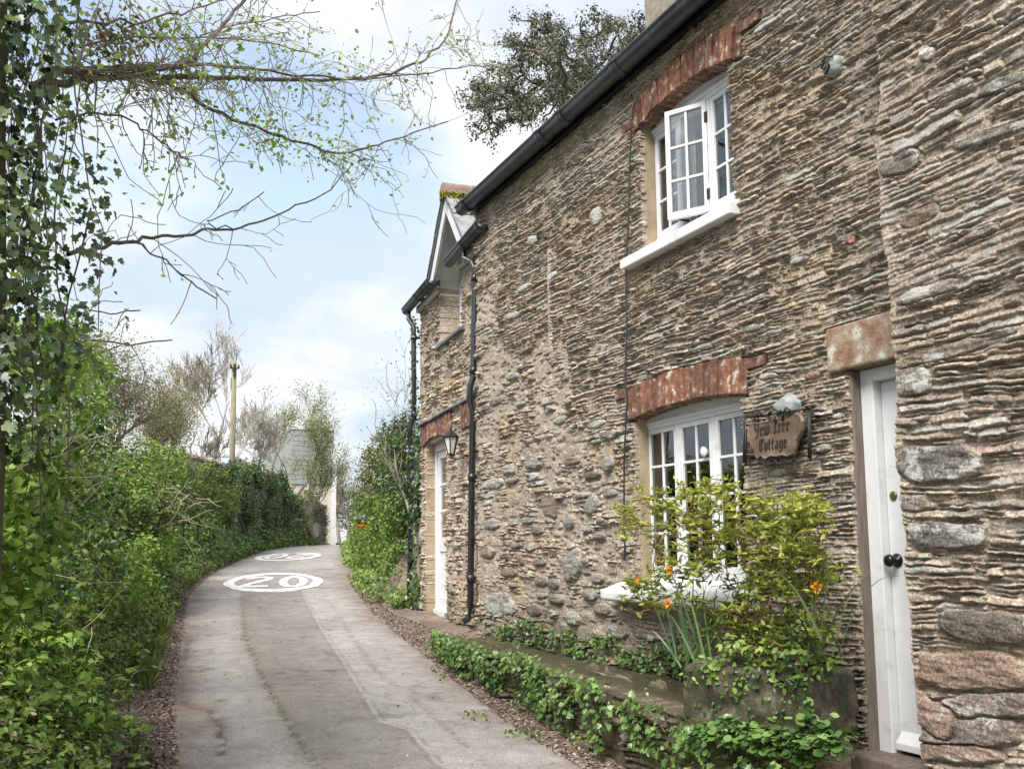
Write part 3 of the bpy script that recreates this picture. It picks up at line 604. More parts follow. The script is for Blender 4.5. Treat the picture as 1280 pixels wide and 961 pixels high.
# --- front door
dz0,dz1=.52,2.44
mb=MB(); mb.box((3.72,3.850,.34),(3.80,3.892,2.476)); mb.build('door_jamb',MT['jamb'],cottage,bevel=.012)
mb=MB(); mb.box((3.785,3.765,.50),(3.90,3.856,2.476)); mb.box((3.785,3.02,2.405),(3.90,3.765,2.476)); mb.box((3.785,2.98,.5),(3.90,3.02,2.476))
mb.build('door_frame',MT['white'],cottage,bevel=.006)
mb=MB(); mb.box((3.852,3.03,dz0+.03),(3.885,3.762,2.402))
mb.box((3.838,3.655,dz0+.03),(3.8515,3.762,2.402)); mb.box((3.838,3.03,dz0+.03),(3.8515,3.12,2.402)); mb.box((3.839,3.121,2.28),(3.8515,3.654,2.402)); mb.box((3.839,3.121,dz0+.03),(3.8515,3.654,dz0+.20)); mb.box((3.839,3.121,1.30),(3.8515,3.654,1.42))
for k in range(5): mb.box((3.8455,3.125+k*.106,dz0+.201),(3.8518,3.125+k*.106+.100,1.299)); mb.box((3.8455,3.125+k*.106,1.421),(3.8518,3.125+k*.106+.100,2.279))
door=mb.build('door',MT['white'],cottage,bevel=.003); door['label']='tall narrow white front door with round dark knob'
mb=MB(); mb.prism([(3.84,3.04,dz0+.10),(3.79,3.04,dz0+.045),(3.79,3.04,dz0+.01),(3.84,3.04,dz0+.01)],(0,.71,0)); mb.build('weather_bar',MT['white'],door,bevel=.004)
ky=3.715; 
MB().lathe((3.838,ky,1.47),[(.036,0),(.036,-.006),(.012,-.012),(.012,-.032),(.026,-.040),(.033,-.055),(.028,-.070),(.010,-.078)],20,'x').build('knob',MT['knob'],door,True)
mb=MB(); mb.lathe((3.838,ky,1.80),[(.024,0),(.024,-.006),(.014,-.009),(.012,-.009)],18,'x'); mb.build('lock',MT['brass'],door,True)
mb=MB(); mb.box((3.60,3.0,.36),(3.92,3.90,.51)); mb.build('door_sill',MT['jamb'],cottage,bevel=.012)

# ================================================================== LOWER ADJOINING COTTAGE (angled 6 degrees)
A2=R_(6.0); C2=(3.80,9.0); s2,c2=math.sin(A2),math.cos(A2)
def q2(s,off,z): return (C2[0]+s*s2-off*c2, C2[1]+s*c2+off*s2, z)     # along the wall, outwards, up
def q2f(x,y,z): return q2(y,-x,z)                                     # boxes drawn as (depth, along, up)
ann=empty('adjoining_cottage',q2(1.5,0,.7),'lower stone cottage with small white gabled dormer and half-glazed door, beyond the tall cottage','cottage')
def cut2(u,v):
    j=.015*fbm(u*3,v*20,3,91)
    return ((u>1.02+j)&(u<2.05+j)&(v>4.06))|((u>1.78+j)&(u<2.86+j)&(v<2.90)&(v>.6))
def ex2(U,V,h,col,li):
    m=(V>2.86)&(V<3.18)&(U>.40)
    m2=m&((U>1.45)|(U<1.0)); h=np.where(m2,-.02,h)
    g=sstep(1.2,.75,V+.2*fbm(U*2,V*3,3,95))*.6; col=col*(1-g[...,None])+np.array((.08,.085,.04))*g[...,None]
    return h,col,li
def fld2(U,V): return masonry(U,V,.030,.065,.08,.30,41,proud=.045,joint=.006,mort=-.010,lich=.12,warp=1.2,
    pal=PAL*np.array((1.04,1.0,.92)),cobble=[(2.98,1.75,.11,.10,0,(.26,.25,.23),.04,.4,2.4),(1.3,1.6,.12,.05,0,GG,.03,.2,2.4),(1.5,1.1,.10,.06,0,GG,.03,.2,2.4)])
relief('wall',lin(-.12,3.14,.008),lin(.55,4.80,.007),lambda u,v,h:q2(u,h,v),fld2,MT['stone2'],ann,cut2,.26,ex2)
mb=MB()
def b2(mb,s0,s1,o0,o1,z0,z1): mb.box((-o1,s0,z0),(-o0,s1,z1),q2f)
for s0,s1,z0,z1 in ((-.1,1.78,.2,4.0),(2.86,3.14,.2,4.0),(1.78,2.86,2.92,4.0),(-.1,1.0,4.0,4.8),(2.07,3.14,4.0,4.8)): b2(mb,s0,s1,-.36,-.27,z0,z1)
b2(mb,3.02,3.13,-5,-.37,.2,4.8); b2(mb,-.1,3.1,-5.1,-5.0,.2,4.8); b2(mb,1.7,2.95,-1.2,-1.1,.3,3.0)
mb.build('inner_wall',MT['stone2'],ann)
# doorway
mb=MB(); b2(mb,2.86,2.93,-.28,-.01,.6,2.9); b2(mb,1.71,1.78,-.28,-.03,.6,2.9); mb.build('door_reveal',MT['plaster'],ann,bevel=.01)
fr=MB(); b2(fr,2.80,2.862,-.24,-.13,.72,2.90); b2(fr,1.778,1.83,-.24,-.13,.72,2.90); b2(fr,1.83,2.80,-.24,-.13,2.81,2.93); fr.build('door_frame',MT['white'],ann,bevel=.004)
m=MB(); a,b=1.84,2.79; o1,o0=-.155,-.20
b2(m,a,a+.10,o0,o1,.76,2.80); b2(m,b-.10,b,o0,o1,.76,2.80); b2(m,a+.1,b-.1,o0,o1,2.71,2.80); b2(m,a+.1,b-.1,o0,o1,1.52,1.70); b2(m,a+.1,b-.1,o0,o1,.76,.95)
mid=(a+b)/2; b2(m,mid-.03,mid+.03,o0,o1,.95,1.52); b2(m,mid-.018,mid+.018,o0+.008,o1-.006,1.70,2.71)
for k in (1,2): b2(m,a+.1,b-.1,o0+.009,o1-.007,1.70+1.01*k/3-.016,1.70+1.01*k/3+.016)
for (x,y) in ((a+.1,mid-.03),(mid+.03,b-.1)):
    for k in range(3): w_=(y-x)/3; b2(m,x+k*w_+.004,x+(k+1)*w_-.004,o0+.01,o1-.014,.95,1.52)
d2=m.build('door',MT['white'],ann,bevel=.004); d2['label']='white cottage door with six glass panes over boarded panels'
g=MB(); b2(g,a+.1,b-.1,-.18,-.176,1.70,2.71); g.build('pane',MT['glass'],d2)
m=MB(); b2(m,a-.01,b+.01,-.155,-.09,.72,.80); m.build('weather_bar',MT['white'],d2,bevel=.01)
m=MB(); b2(m,a+.04,a+.07,-.154,-.145,1.55,1.75); m.tube([q2(a+.055,-.15,1.66),q2(a+.055,-.10,1.66),q2(a+.17,-.10,1.66)],.009,8); m.build('handle',MT['iron'],d2)
m=MB(); b2(m,1.8,2.84,-.9,-.88,.7,2.9); m.build('curtain',MT['curtain'],ann)
# brick lintel and drip course
def bricks2(s0,s1,seed,arcz):
    rr=random.Random(seed); mb=MB(); s=s0
    while s<s1-.03:
        w=rr.uniform(.062,.07); z0=2.895+arcz(s)+rr.uniform(-.006,.006); b2(mb,s,min(s+w,s1),-.10,.022+rr.uniform(-.008,.006),z0,3.165+rr.uniform(-.006,.004)); s+=w+.008
    return mb
o=bricks2(1.50,3.06,3,lambda s:.06*max(0,1-((s-2.3)/.6)**2)).build('brick_lintel',MT['brick'],ann,bevel=.006)
mb=MB(); b2(mb,1.50,3.06,-.1,.008,2.96,3.16); mb.build('mortar_bed',MT['mortar'],o)
o=bricks2(.42,1.0,5,lambda s:0).build('brick_lintel',MT['brick'],ann,bevel=.006)
mb=MB(); b2(mb,.42,1.0,-.1,.008,2.90,3.16); mb.build('mortar_bed',MT['mortar'],o)
mb=MB(); rr=random.Random(8); s=.32
while s<3.1:
    w=rr.uniform(.25,.5); b2(mb,s,min(s+w,3.12),-.05,.055+rr.uniform(-.012,.012),3.172+rr.uniform(0,.006),3.205); s+=w+.006
mb.build('drip_course',MT['slate'],ann,bevel=.006)
# fascia and roof
for a_,b_ in ((-.1,1.02),(2.05,3.16)): mb=MB(); b2(mb,a_,b_,.0,.055,4.735,4.825); mb.build('fascia',MT['whitewall'],ann,bevel=.004)
mb=MB(); rf=lambda x,y,z:q2f(x,y,z)
roof_slab(mb,-.10,4.86,2.6,6.9,-.15,.50,.03,14,rng_,rf); roof_slab(mb,-.10,4.86,2.6,6.9,2.10,3.28,.03,14,rng_,rf); roof_slab(mb,.72,5.55,2.6,6.9,.50,2.10,.03,9,rng_,rf)
roof_slab(mb,5.3,4.86,2.6,6.9,-.15,3.28,.03,12,rng_,rf)
mb.build('roof',MT['slatepale'],ann)
# dormer
DC,HW,AZ,EZ=1.30,.80,5.75,4.93
dm=MB(); b2(dm,2.05,2.13,-.9,-.005,4.70,5.0); b2(dm,.94,1.02,-.9,-.005,4.70,5.0)
dm.prism([q2(.62,-.25,4.96),q2(1.98,-.25,4.96),q2(DC,-.25,5.66)],tuple(np.array(q2(0,-.33,0))-np.array(q2(0,-.25,0))))
b2(dm,.96,2.11,-.34,-.255,4.80,4.99)
dorm=dm.build('dormer',MT['whitewall'],ann)
def slope(mb,sgn,o0,o1,t0,t1,a=0.,b=1.):
    """strip of the dormer roof slope, o = outward range, t = thickness range, a..b down the slope"""
    L_=math.hypot(HW,AZ-EZ); us,uz=sgn*HW/L_,-(AZ-EZ)/L_; ns,nz=sgn*(AZ-EZ)/L_,HW/L_
    v=[]
    for o in (o0,o1):
        for (r,t) in ((a*L_,t0),(b*L_,t0),(b*L_,t1),(a*L_,t1)): v.append(q2(DC+us*r+ns*t,o,AZ+uz*r+nz*t))
    mb.add(v,[(0,1,2,3),(7,6,5,4),(0,4,5,1),(1,5,6,2),(2,6,7,3),(3,7,4,0)])
mb=MB(); slope(mb,-1,-2.2,.135,-.02,.012,0,1.03); slope(mb,1,-2.2,.135,-.02,.012,0,1.03); mb.build('dormer_soffit',MT['soffit'],dorm)
mb=MB(); rr=random.Random(2)
for sg in (-1,1):
    for r in range(4):
        o=.15
        while o>-2.1:
            w=rr.uniform(.24,.36); t=.016+rr.uniform(0,.008); slope(mb,sg,o-w+.010,o,t+.012*((r%2)),t+.020+.012*((r%2)),r/4,(r+1)/4+.05+rr.uniform(-.01,.01)); 
            o-=w
mb.build('dormer_slates',MT['slatepale'],dorm)
mb=MB(); slope(mb,-1,.085,.115,-.17,-.021,0.0,1.03); slope(mb,1,.0855,.1155,-.17,-.021,.0,1.03); mb.build('bargeboard',MT['white'],dorm)
mb=MB(); slope(mb,-1,-.25,.082,-.05,-.024,.0,1.0); slope(mb,1,-.25,.082,-.05,-.024,.0,1.0); mb.build('soffit_board',MT['whitewall'],dorm)
mb=MB()
for k in range(6):
    o=.16-k*.36; P=[]
    for i in range(7):
        t=math.pi*i/6; P.append((.11*math.cos(t),.075*math.sin(t)))
    P=[(-.13,-.10)]+[(-a,b) for a,b in P]+[(.13,-.10)]
    v=[q2(DC+a,o,AZ+.035+b) for a,b in P]+[q2(DC+a*.97,o-.352,AZ+.032+b) for a,b in P]; n=len(P)
    mb.add(v,[(i,i+1,n+i+1,n+i) for i in range(n-1)]+[tuple(range(n-1,-1,-1)),tuple(range(n,2*n))])
mb.build('ridge_tiles',MT['ridge'],dorm)
# moss cushions on the near slope
pts=[];nm=[]
rg=np.random.default_rng(5)
L_=math.hypot(HW,AZ-EZ); us,uz=-HW/L_,-(AZ-EZ)/L_; ns,nz=-(AZ-EZ)/L_,HW/L_
for (r0,o0_,sr,so,n) in ((.16,-.05,.035,.16,1500),(.20,-.35,.04,.2,900),(.42,-.12,.06,.10,900),(.62,-.25,.05,.08,500)):
    r=rg.normal(r0,sr,n); o=rg.normal(o0_,so,n); o=np.minimum(o,.2); t=.03+.03*rg.random(n)
    for a_,b_,c_ in zip(r,o,t): pts.append(q2(DC+us*a_+ns*c_,b_,AZ+uz*a_+nz*c_)); nm.append((ns*-c2*0-.6,-.4,.6))
leaves('moss',pts,nm,.03,leaf_mat('moss_leaf',(.07,.08,.015),(.17,.17,.03),(.32,.29,.05),.9,.1,.1),dorm,'dia',jit=.8)
# dormer window, deep in its opening
m=MB(); b2(m,1.02,2.05,-.32,-.25,4.10,4.16); b2(m,1.02,1.08,-.32,-.25,4.16,4.80); b2(m,1.99,2.05,-.32,-.25,4.16,4.80); b2(m,1.50,1.56,-.315,-.255,4.16,4.80)
w=m.build('window',MT['white'],ann,bevel=.004)
g=MB(); b2(g,1.08,1.99,-.29,-.286,4.16,4.80); g.build('pane',MT['glass'],w)
m=MB(); b2(m,.95,2.12,-.26,.05,4.02,4.062); m.build('window_sill',MT['slate'],ann,bevel=.006)
# gutters
def gp2(c,a,b): return q2(c[0],c[1]-a,c[2]+b)
def gut(s0,s1,z,name='gutter'):
    mb=MB(); halfpipe(mb,(s1,.135,z),(s0,.135,z+.01),.062,gp2,10)
    for s in (s0+.05,(s0+s1)/2): halfpipe(mb,(s+.035,.135,z),(s-.035,.135,z),.070,gp2,10,.008)
    for s in (s0,s1): mb.prism([gp2((s,.135,z),.062*math.cos(t),.062*math.sin(t)) for t in np.linspace(math.pi,2*math.pi,9)],tuple(.01*np.array((s2,c2,0))))
    return mb.build(name,MT['gutterm'],ann,True)
gut(-.30,1.08,4.83); gut(1.86,3.42,4.83)
def down(pts,name,par,clips):
    mb=MB(); mb.tube(pts,.034,12); P=[np.array(p) for p in pts]
    for z in clips:
        for i in range(len(P)-1):
            if P[i][2]>=z>=P[i+1][2]:
                c=P[i]+(P[i+1]-P[i])*(P[i][2]-z)/(P[i][2]-P[i+1][2])
        mb.tube([c+np.array((0,0,.035)),c-np.array((0,0,.035))],.043,12); 
        mb.box((c[0],c[1]-.012,c[2]-.015),(c[0]+.09,c[1]+.012,c[2]+.015))
    return mb.build(name,MT['cast'],par,True)
down([q2(.42,.135,4.78),q2(.42,.135,4.68),q2(.20,.10,4.58),q2(.17,.085,4.45),q2(.26,.085,3.35),q2(.265,.12,3.25),q2(.28,.12,3.1),q2(.285,.085,3.0),q2(.42,.085,.95),q2(.43,.10,.84),q2(.44,.16,.80)],'downpipe',ann,(4.4,3.42,2.3,1.25))
down([q2(3.28,.135,4.78),q2(3.28,.13,4.68),q2(3.18,.085,4.55),q2(3.14,.085,3.3),q2(3.18,.13,3.2),q2(3.22,.13,3.05),q2(3.25,.085,2.95),q2(3.42,.085,.9),q2(3.42,.14,.8)],'downpipe',ann,(4.4,3.35,2.85,1.4))
mb=MB(); b2(mb,1.68,2.72,.03,.52,.50,.66); 
step=mb.build('doorstep',plain('mossy_step_stone',(.2,.18,.12),.95,.4,8,.8,stops=[(.3,(.10,.11,.05)),(.55,(.20,.17,.12)),(.8,(.30,.27,.20))],bdist=.01),None,bevel=.03)
tag(step,'mossy stone doorstep below the half-glazed white door','doorstep')

# ================================================================== WALL FITTINGS
# lantern on a scroll bracket
ln=empty('wall_lantern',q2(.80,0,2.62),'black wall lantern with pale glass beside the brick lintel of the half-glazed door','lantern')
c0=np.array(q2(.87,.17,2.70))
mb=MB(); mb.lathe(tuple(c0+(0,0,-.115)),[(.035,0),(.04,.012),(.012,.014),(.012,.02)],6)
mb.lathe(tuple(c0+(0,0,.075)),[(.098,0),(.102,.012),(.055,.055),(.03,.075),(.012,.085),(.016,.1),(.006,.118)],6)
for k in range(6):
    t=2*math.pi*k/6; mb.tube([c0+np.array((.038*math.cos(t),.038*math.sin(t),-.105)),c0+np.array((.084*math.cos(t),.084*math.sin(t),.078))],.006,5)
mb.build('lantern_frame',MT['iron'],ln)
mb=MB(); mb.lathe(tuple(c0+(0,0,-.10)),[(.034,0),(.078,.172)],6); mb.build('lantern_glass',MT['lampglass'],ln)
mb=MB(); mb.tube([c0+np.array((0,0,-.11)),c0+np.array((0,0,-.15)),np.array(q2(.84,.10,2.535)),np.array(q2(.82,.03,2.56))],.010,8); mb.lathe(tuple(np.array(q2(.82,.01,2.57))),[(.045,.03),(.045,0),(.02,-.02)],12,'x'); mb.build('bracket',MT['iron'],ln)
# cable clipped down the wall
cb=[(787,118),(791,128),(789,160),(787,230),(784,300),(783,345),(783,420),(782,470),(783,500),(781,560),(780,640),(781,700)]
mb=MB(); P=[]
for i,(x,y) in enumerate(cb):
    p=ray(x,y); t=(D-.045)/p[0]; P.append((D-(.045 if 0<i else .03),p[1]*t,EYE+p[2]*t))
P2=[]
for a,b in zip(P,P[1:]):
    for k in range(4): t=k/4; P2.append(tuple(a[j]+(b[j]-a[j])*t+(.006*math.sin(7*len(P2)) if j==1 else 0) for j in range(3)))
mb.tube(P2+[P[-1]],.0065,6); tag(mb.build('wall_cable',MT['cast'],None,True),'thin black cable running down the stone wall left of the windows','cable')
# hook in a pale stone
def hook_thing(px,py,name,label,X,sw,sh,tri):
    p=ray(px,py); t=X/p[0]; Y=p[1]*t; z=EYE+p[2]*t
    e=empty(name,(X,Y,z),label,'wall ornament')
    n=22; poly=[]
    for i in range(n):
        t=2*math.pi*i/n; r=1+.12*math.sin(3*t+1)+.06*math.sin(7*t)
        yy=sw*r*math.cos(t); zz=sh*r*math.sin(t)
        if tri: yy*= (1.05-.55*max(0,math.sin(t)))
        poly.append((Y+yy,z+zz))
    mb=MB(); V=[];F=[]
    rings=[(1,.03),(1,-.01),(.86,-.035),(.5,-.052)]
    for (k,dx) in rings: V+=[(X+dx,Y+(a-Y)*k,z+(b-z)*k) for a,b in poly]
    m=len(poly)
    for r in range(3): F+=[(r*m+i,r*m+(i+1)%m,(r+1)*m+(i+1)%m,(r+1)*m+i) for i in range(m)]
    F.append(tuple(range(3*m,4*m))); mb.add(V,F)
    mb.build('stone',plain('pale_lichen_stone',(.42,.44,.42),.9,.3,18,.8,stops=[(.3,(.16,.18,.175)),(.5,(.29,.32,.315)),(.75,(.46,.48,.46))]),e,True)
    return e,Y,z
e,Y,z=hook_thing(1044,85,'iron_wall_hook','black iron hook in a round pale stone, high right of the open window',D-.01,.065,.055,False)
mb=MB(); mb.tube([(D-.06,Y+.03,z-.03),(D-.075,Y+.0,z-.045),(D-.08,Y-.03,z-.02),(D-.08,Y-.015,z+.015),(D-.075,Y+.02,z+.02),(D-.075,Y+.035,z+.0),(D-.07,Y+.015,z-.01)],.007,7)
mb.tube([(D-.06,Y-.04,z+.035),(D-.08,Y-.01,z+.045),(D-.07,Y+.03,z+.035)],.006,6); mb.build('hook',MT['iron'],e,True)
# house name sign: iron frame, wavy copper plaque, black letter lettering
e,Y,z=hook_thing(985,507,'pale_wall_stone','pale grey pointed stone with dark scroll just above the name sign','dummy' and D-.02,.095,.062,True)
mb=MB()
for dy,sg in ((.03,1),(-.025,-1)):
    mb=MB(); mb.tube([(D-.085,Y+dy,z-.095),(D-.09,Y+dy+sg*.012,z-.05),(D-.09,Y+dy+sg*.04,z-.025),(D-.085,Y+dy+sg*.065,z-.04),(D-.085,Y+dy+sg*.06,z-.065),(D-.085,Y+dy+sg*.04,z-.062)],.006,6); mb.build('scroll',MT['iron'],e,True)
SY,SZ,SXp=4.375,2.165,D-.062
def sg(a,b,o=0): # sign plane: a to the right in the picture, b up, tilted a little
    t=-.035; return (SXp-o,SY-(a*math.cos(t)-b*math.sin(t)),SZ+a*math.sin(t)+b*math.cos(t))
sign=empty('house_name_sign',(D,SY,SZ),'wavy copper house name sign in a black iron frame left of the front door','house sign')
mb=MB()
for (a,b,c,d) in ((-.285,.145,.285,.145),(-.285,-.14,.285,-.14),(-.275,-.15,-.275,.155),(.285,-.145,.285,.16),(-.295,-.13,-.295,.13),(.272,-.13,.272,.14)): 
    mb.tube([sg(a,b,.0),sg((a+c)/2+.004,(b+d)/2-.005,.0),sg(c,d,.0)],.0065,6)
for k in range(16):
    rr=random.Random(k+3); a=-.26+rr.random()*.5; sgn=-1 if k<11 else 1; b=sgn*(.142)
    mb.tube([sg(a,b,0),sg(a+.03,b-sgn*.015,.01),sg(a+.06,b+sgn*.012,.012),sg(a+.085,b-sgn*.004,.005)],.005,5)
for a in (-.28,.28): mb.tube([sg(a,.1,-.07),sg(a,.1,0)],.007,6); mb.tube([sg(a,-.1,-.07),sg(a,-.1,0)],.007,6)
mb.build('iron_frame',MT['iron'],sign,True)
top=[(-.245,.045),(-.235,.085),(-.20,.105),(-.14,.098),(-.08,.102),(0,.108),(.08,.112),(.15,.118),(.195,.13),(.235,.115),(.255,.075),(.245,.03),(.225,.0),(.195,-.03),(.18,-.07),(.165,-.105),(.12,-.118),(.08,-.105),(.03,-.112),(-.03,-.105),(-.08,-.122),(-.12,-.10),(-.15,-.118),(-.175,-.095),(-.18,-.06),(-.21,-.03),(-.235,.0)]
mb=MB(); n=len(top); V=[];F=[]
for (k,o) in ((1,-.006),(1,.010),(.95,.020),(.86,.017)): V+=[sg(a*k,b*k,o) for a,b in top]
for r in range(3): F+=[(r*n+i,r*n+(i+1)%n,(r+1)*n+(i+1)%n,(r+1)*n+i) for i in range(n)]
F+=[tuple(range(3*n,4*n)),tuple(range(n-1,-1,-1))]; mb.add(V,F); mb.build('plaque',MT['plaque'],sign)
# broad-nib black letter strokes, glyph units: x 0..w, y 0..1 (x-height .62)
GL_={'Y':(.62,[[(.08,1),(.12,.55),(.28,.42)],[(.5,1),(.48,.3),(.3,-.12),(.1,-.15)],[(0,.95),(.16,1)],[(.28,.42),(.5,.5)]]),
'e':(.42,[[(.1,.58),(.08,.1),(.2,0),(.36,.1)],[(.1,.6),(.3,.6),(.34,.42),(.1,.28)]]),
'w':(.66,[[(.08,.66),(.08,.08),(.22,0),(.32,.1)],[(.32,.64),(.32,.1)],[(.32,.08),(.46,0),(.58,.12)],[(.56,.68),(.6,.3),(.56,.1)]]),
'T':(.60,[[(.0,.86),(.14,.98),(.40,.90),(.60,1.0)],[(.32,.92),(.32,.08),(.42,0),(.52,.08)],[(.16,.02),(.34,.04)]]),
'r':(.40,[[(.02,.56),(.12,.62),(.12,.04),(.2,0)],[(.14,.5),(.26,.64),(.36,.54)],[(.04,.02),(.2,.02)]]),
'C':(.58,[[(.5,.86),(.36,.98),(.12,.82),(.08,.2),(.24,0),(.52,.16)],[(.34,.9),(.32,.14)],[(.48,.98),(.52,.78)]]),
'o':(.44,[[(.1,.5),(.1,.12),(.22,0)],[(.22,.64),(.36,.5),(.36,.12),(.22,0)],[(.1,.5),(.22,.64)]]),
't':(.34,[[(.14,.86),(.12,.12),(.2,0),(.3,.08)],[(.02,.6),(.28,.62)]]),
'a':(.46,[[(.1,.56),(.24,.64),(.34,.54),(.34,.08),(.44,0)],[(.34,.36),(.12,.3),(.08,.1),(.18,0),(.34,.12)]]),
'g':(.46,[[(.1,.52),(.1,.14),(.2,.04),(.34,.14)],[(.1,.52),(.22,.64),(.36,.56),(.36,-.1),(.22,-.26),(.06,-.16)]])}
mb=MB(); nib=(.062,.045)
def word(txt,a0,b0,h,slant=0):
    x=a0
    for ch in txt:
        if ch==' ': x+=.30*h; continue
        w,st=GL_[ch]
        for s in st:
            for (p,q_) in zip(s,s[1:]):
                A=(x+p[0]*h,b0+p[1]*h+(x-a0)*slant); B=(x+q_[0]*h,b0+q_[1]*h+(x-a0)*slant); nx,ny=nib[0]*h,nib[1]*h
                c=[(A[0]-nx,A[1]-ny),(A[0]+nx,A[1]+ny),(B[0]+nx,B[1]+ny),(B[0]-nx,B[1]-ny)]
                o0=.0205; o1=.0225+.0004*len(mb.f)/400
                v=[sg(a,b,o0) for a,b in c]+[sg(a,b,o1) for a,b in c]
                mb.add(v,[(0,1,2,3),(4,5,6,7),(0,1,5,4),(1,2,6,5),(2,3,7,6),(3,0,4,7)])
        x+=(w+.06)*h
word('Yew Tree',-.165,.022,.074,.05); word('Cottage',-.125,-.068,.072,.04)
mb.build('lettering',MT['iron'],sign)
# ================================================================== LANE AND GROUND
YL=[-10,0,3,5.8,7,8.4,11.1,14.9,18.9,23.7,30,38,44,60,90]; XL=[.45,.45,.46,.51,.59,.73,1.03,1.47,2.28,3.55,5.2,8.0,12.4,27,60]
YR=[-10,5,6.2,7.2,8.8,10.4,12.2,15.4,21.3,32,38,44,60,90]; XR=[2.6,2.69,2.77,2.89,3.11,3.3,3.55,4.14,5.5,8.16,10.1,15,30,64]
def sm(y,A,B):
    y=np.asarray(y,float); return (np.interp(y-.8,A,B)+np.interp(y,A,B)*2+np.interp(y+.8,A,B))/4
xl=lambda y: sm(y,YL,XL)
xr=lambda y: sm(y,YR,XR)
def bankH(y): return (.25+1.55*sstep(4.0,7.5,y)+.1*np.sin(y*.6))*(1-.97*sstep(39.5,41.5,y))
def G(x,y):
    x=np.asarray(x,float); y=np.asarray(y,float); z0=zr(y); a=xl(y); b=xr(y)
    tl=a-x; tr=x-b
    lump=.16*fbm(x*1.3,y*1.1,3,7)+.05*fbm(x*5,y*5,2,8)
    left=bankH(y)*sstep(.28,1.5,tl)+.05*np.maximum(tl-1.5,0)**.8*(y>0)+lump*sstep(.3,.9,tl)
    hb=np.where(y>8.2,.72-zr(np.minimum(y,12.)),.06); hb=np.clip(hb,.03,.3)
    hr=hb*sstep(.1,.75,tr); w=sstep(12.3,13.6,y)
    hr2=1.5*sstep(.1,1.1,tr)*(1-.95*sstep(30,37,y))+lump*sstep(.2,.6,tr)+.03*np.maximum(tr-2,0)
    right=hr*(1-w)+hr2*w
    road=np.where((tl<0)&(tr<0),-.035,0)
    far=-.02*np.maximum(y-60,0)
    return z0+np.where(tl>0,left,0)+np.where(tr>0,right,0)+road+far+.012*fbm(x*6,y*6,3,9)*((tl>0)|(tr>0))
def axis(a,b,s0,mid,grow):
    pts=[mid]; s=s0
    while pts[-1]<b: pts.append(pts[-1]+s); s*= grow if pts[-1]>mid+ (8 if s0<.06 else 12) else 1
    lo=[mid]; s=s0
    while lo[-1]>a: lo.append(lo[-1]-s); s*=grow if lo[-1]<mid-3 else 1
    return np.array(sorted(set(lo[1:]+pts)))
gx=axis(-90,160,.05,1.5,1.07); gy=axis(-30,260,.06,2.0,1.012)
U,V=np.meshgrid(gx,gy,indexing='ij'); Z=G(U,V); idx=np.arange(U.size).reshape(U.shape)
tl=xl(V)-U; tr=U-xr(V)
n1=fbm(U*3,V*3,4,31); n2=vn(U*14,V*14,33)
dirt=np.array((.20,.152,.125))*(1+.5*n1+.4*(n2-.5))[...,None]; grn=np.array((.05,.062,.025))*(1+.5*n1)[...,None]
w=np.clip(sstep(.35,.75,tl+.2*n1)*(tl>0)+sstep(.5,1.0,tr+.25*n1)*(tr>0)*(V>12.0),0,1)[...,None]
gc=dirt*(1-w)+grn*w
def ground_mat(name,rough=.95,bs=.6,dist=.02,sc_=60):
    m,nt,out=newmat(name); b=N(nt,'ShaderNodeBsdfPrincipled'); b.inputs['Roughness'].default_value=rough; b.inputs['Specular IOR Level'].default_value=.2
    a=N(nt,'ShaderNodeAttribute',attribute_name='stone'); g=noise(nt,sc_,8,.75); r=ramp(nt,g.outputs[0],[(.30,(.42,.42,.42)),(.5,(1.0,1.0,1.0)),(.70,(1.62,1.6,1.56))])
    c=mixc(nt,1.0,a.outputs['Color'],r.outputs[0],'MULTIPLY'); g9=noise(nt,5,6,.7); r9=ramp(nt,g9.outputs[0],[(.35,(.84,.83,.82)),(.6,(1.08,1.08,1.08))]); c=mixc(nt,1.0,c,r9.outputs[0],'MULTIPLY'); nt.links.new(c,b.inputs['Base Color'])
    n=noise(nt,sc_*1.6,8,.75); bp=N(nt,'ShaderNodeBump'); bp.inputs['Strength'].default_value=bs; bp.inputs['Distance'].default_value=dist
    nt.links.new(n.outputs[0],bp.inputs['Height']); nt.links.new(bp.outputs[0],b.inputs['Normal']); nt.links.new(b.outputs[0],out.inputs[0]); return m
me=fast_mesh('ground',np.stack([U,V,Z],-1).reshape(-1,3),np.stack([idx[:-1,:-1],idx[1:,:-1],idx[1:,1:],idx[:-1,1:]],-1).reshape(-1,4),None,{'stone':gc.reshape(-1,3)})
tag(link('ground',me,ground_mat('earth',sc_=45),None,True),kind='structure')
# lane surface
ty=np.concatenate([np.arange(-8,13,.022),np.arange(13,24,.05),np.arange(24,48,.12)]); tt=np.linspace(0,1,170)
T,V=np.meshgrid(tt,ty,indexing='ij')
ew=.05*fbm(V*1.3,V*0+1,3,41)+.025*fbm(V*7,V*0+3,2,43); ew2=.05*fbm(V*1.1,V*0+5,3,45)+.03*fbm(V*6,V*0+7,2,47)
XA=xl(V)-.03+ew; XB=xr(V)+.03+ew2; U=XA+(XB-XA)*T
def plines(px): return [on_road(*p) for p in px]
def pd(X,Y,pts):
    d=np.full(X.shape,9.); side=np.zeros(X.shape)
    for (x0,y0),(x1,y1) in zip(pts,pts[1:]):
        dx,dy=x1-x0,y1-y0; L2=dx*dx+dy*dy+1e-9; t=np.clip(((X-x0)*dx+(Y-y0)*dy)/L2,0,1); dd=np.hypot(X-x0-t*dx,Y-y0-t*dy); d=np.minimum(d,dd)
    return d
LC=plines([(300,722),(302,760),(307,800),(320,832),(345,880),(372,925),(392,961)])
RC=plines([(376,740),(400,785),(430,832),(452,868),(476,906),(512,917),(535,945),(548,961)])
R2=plines([(412,752),(440,797),(468,838),(520,878),(560,915),(610,961)])
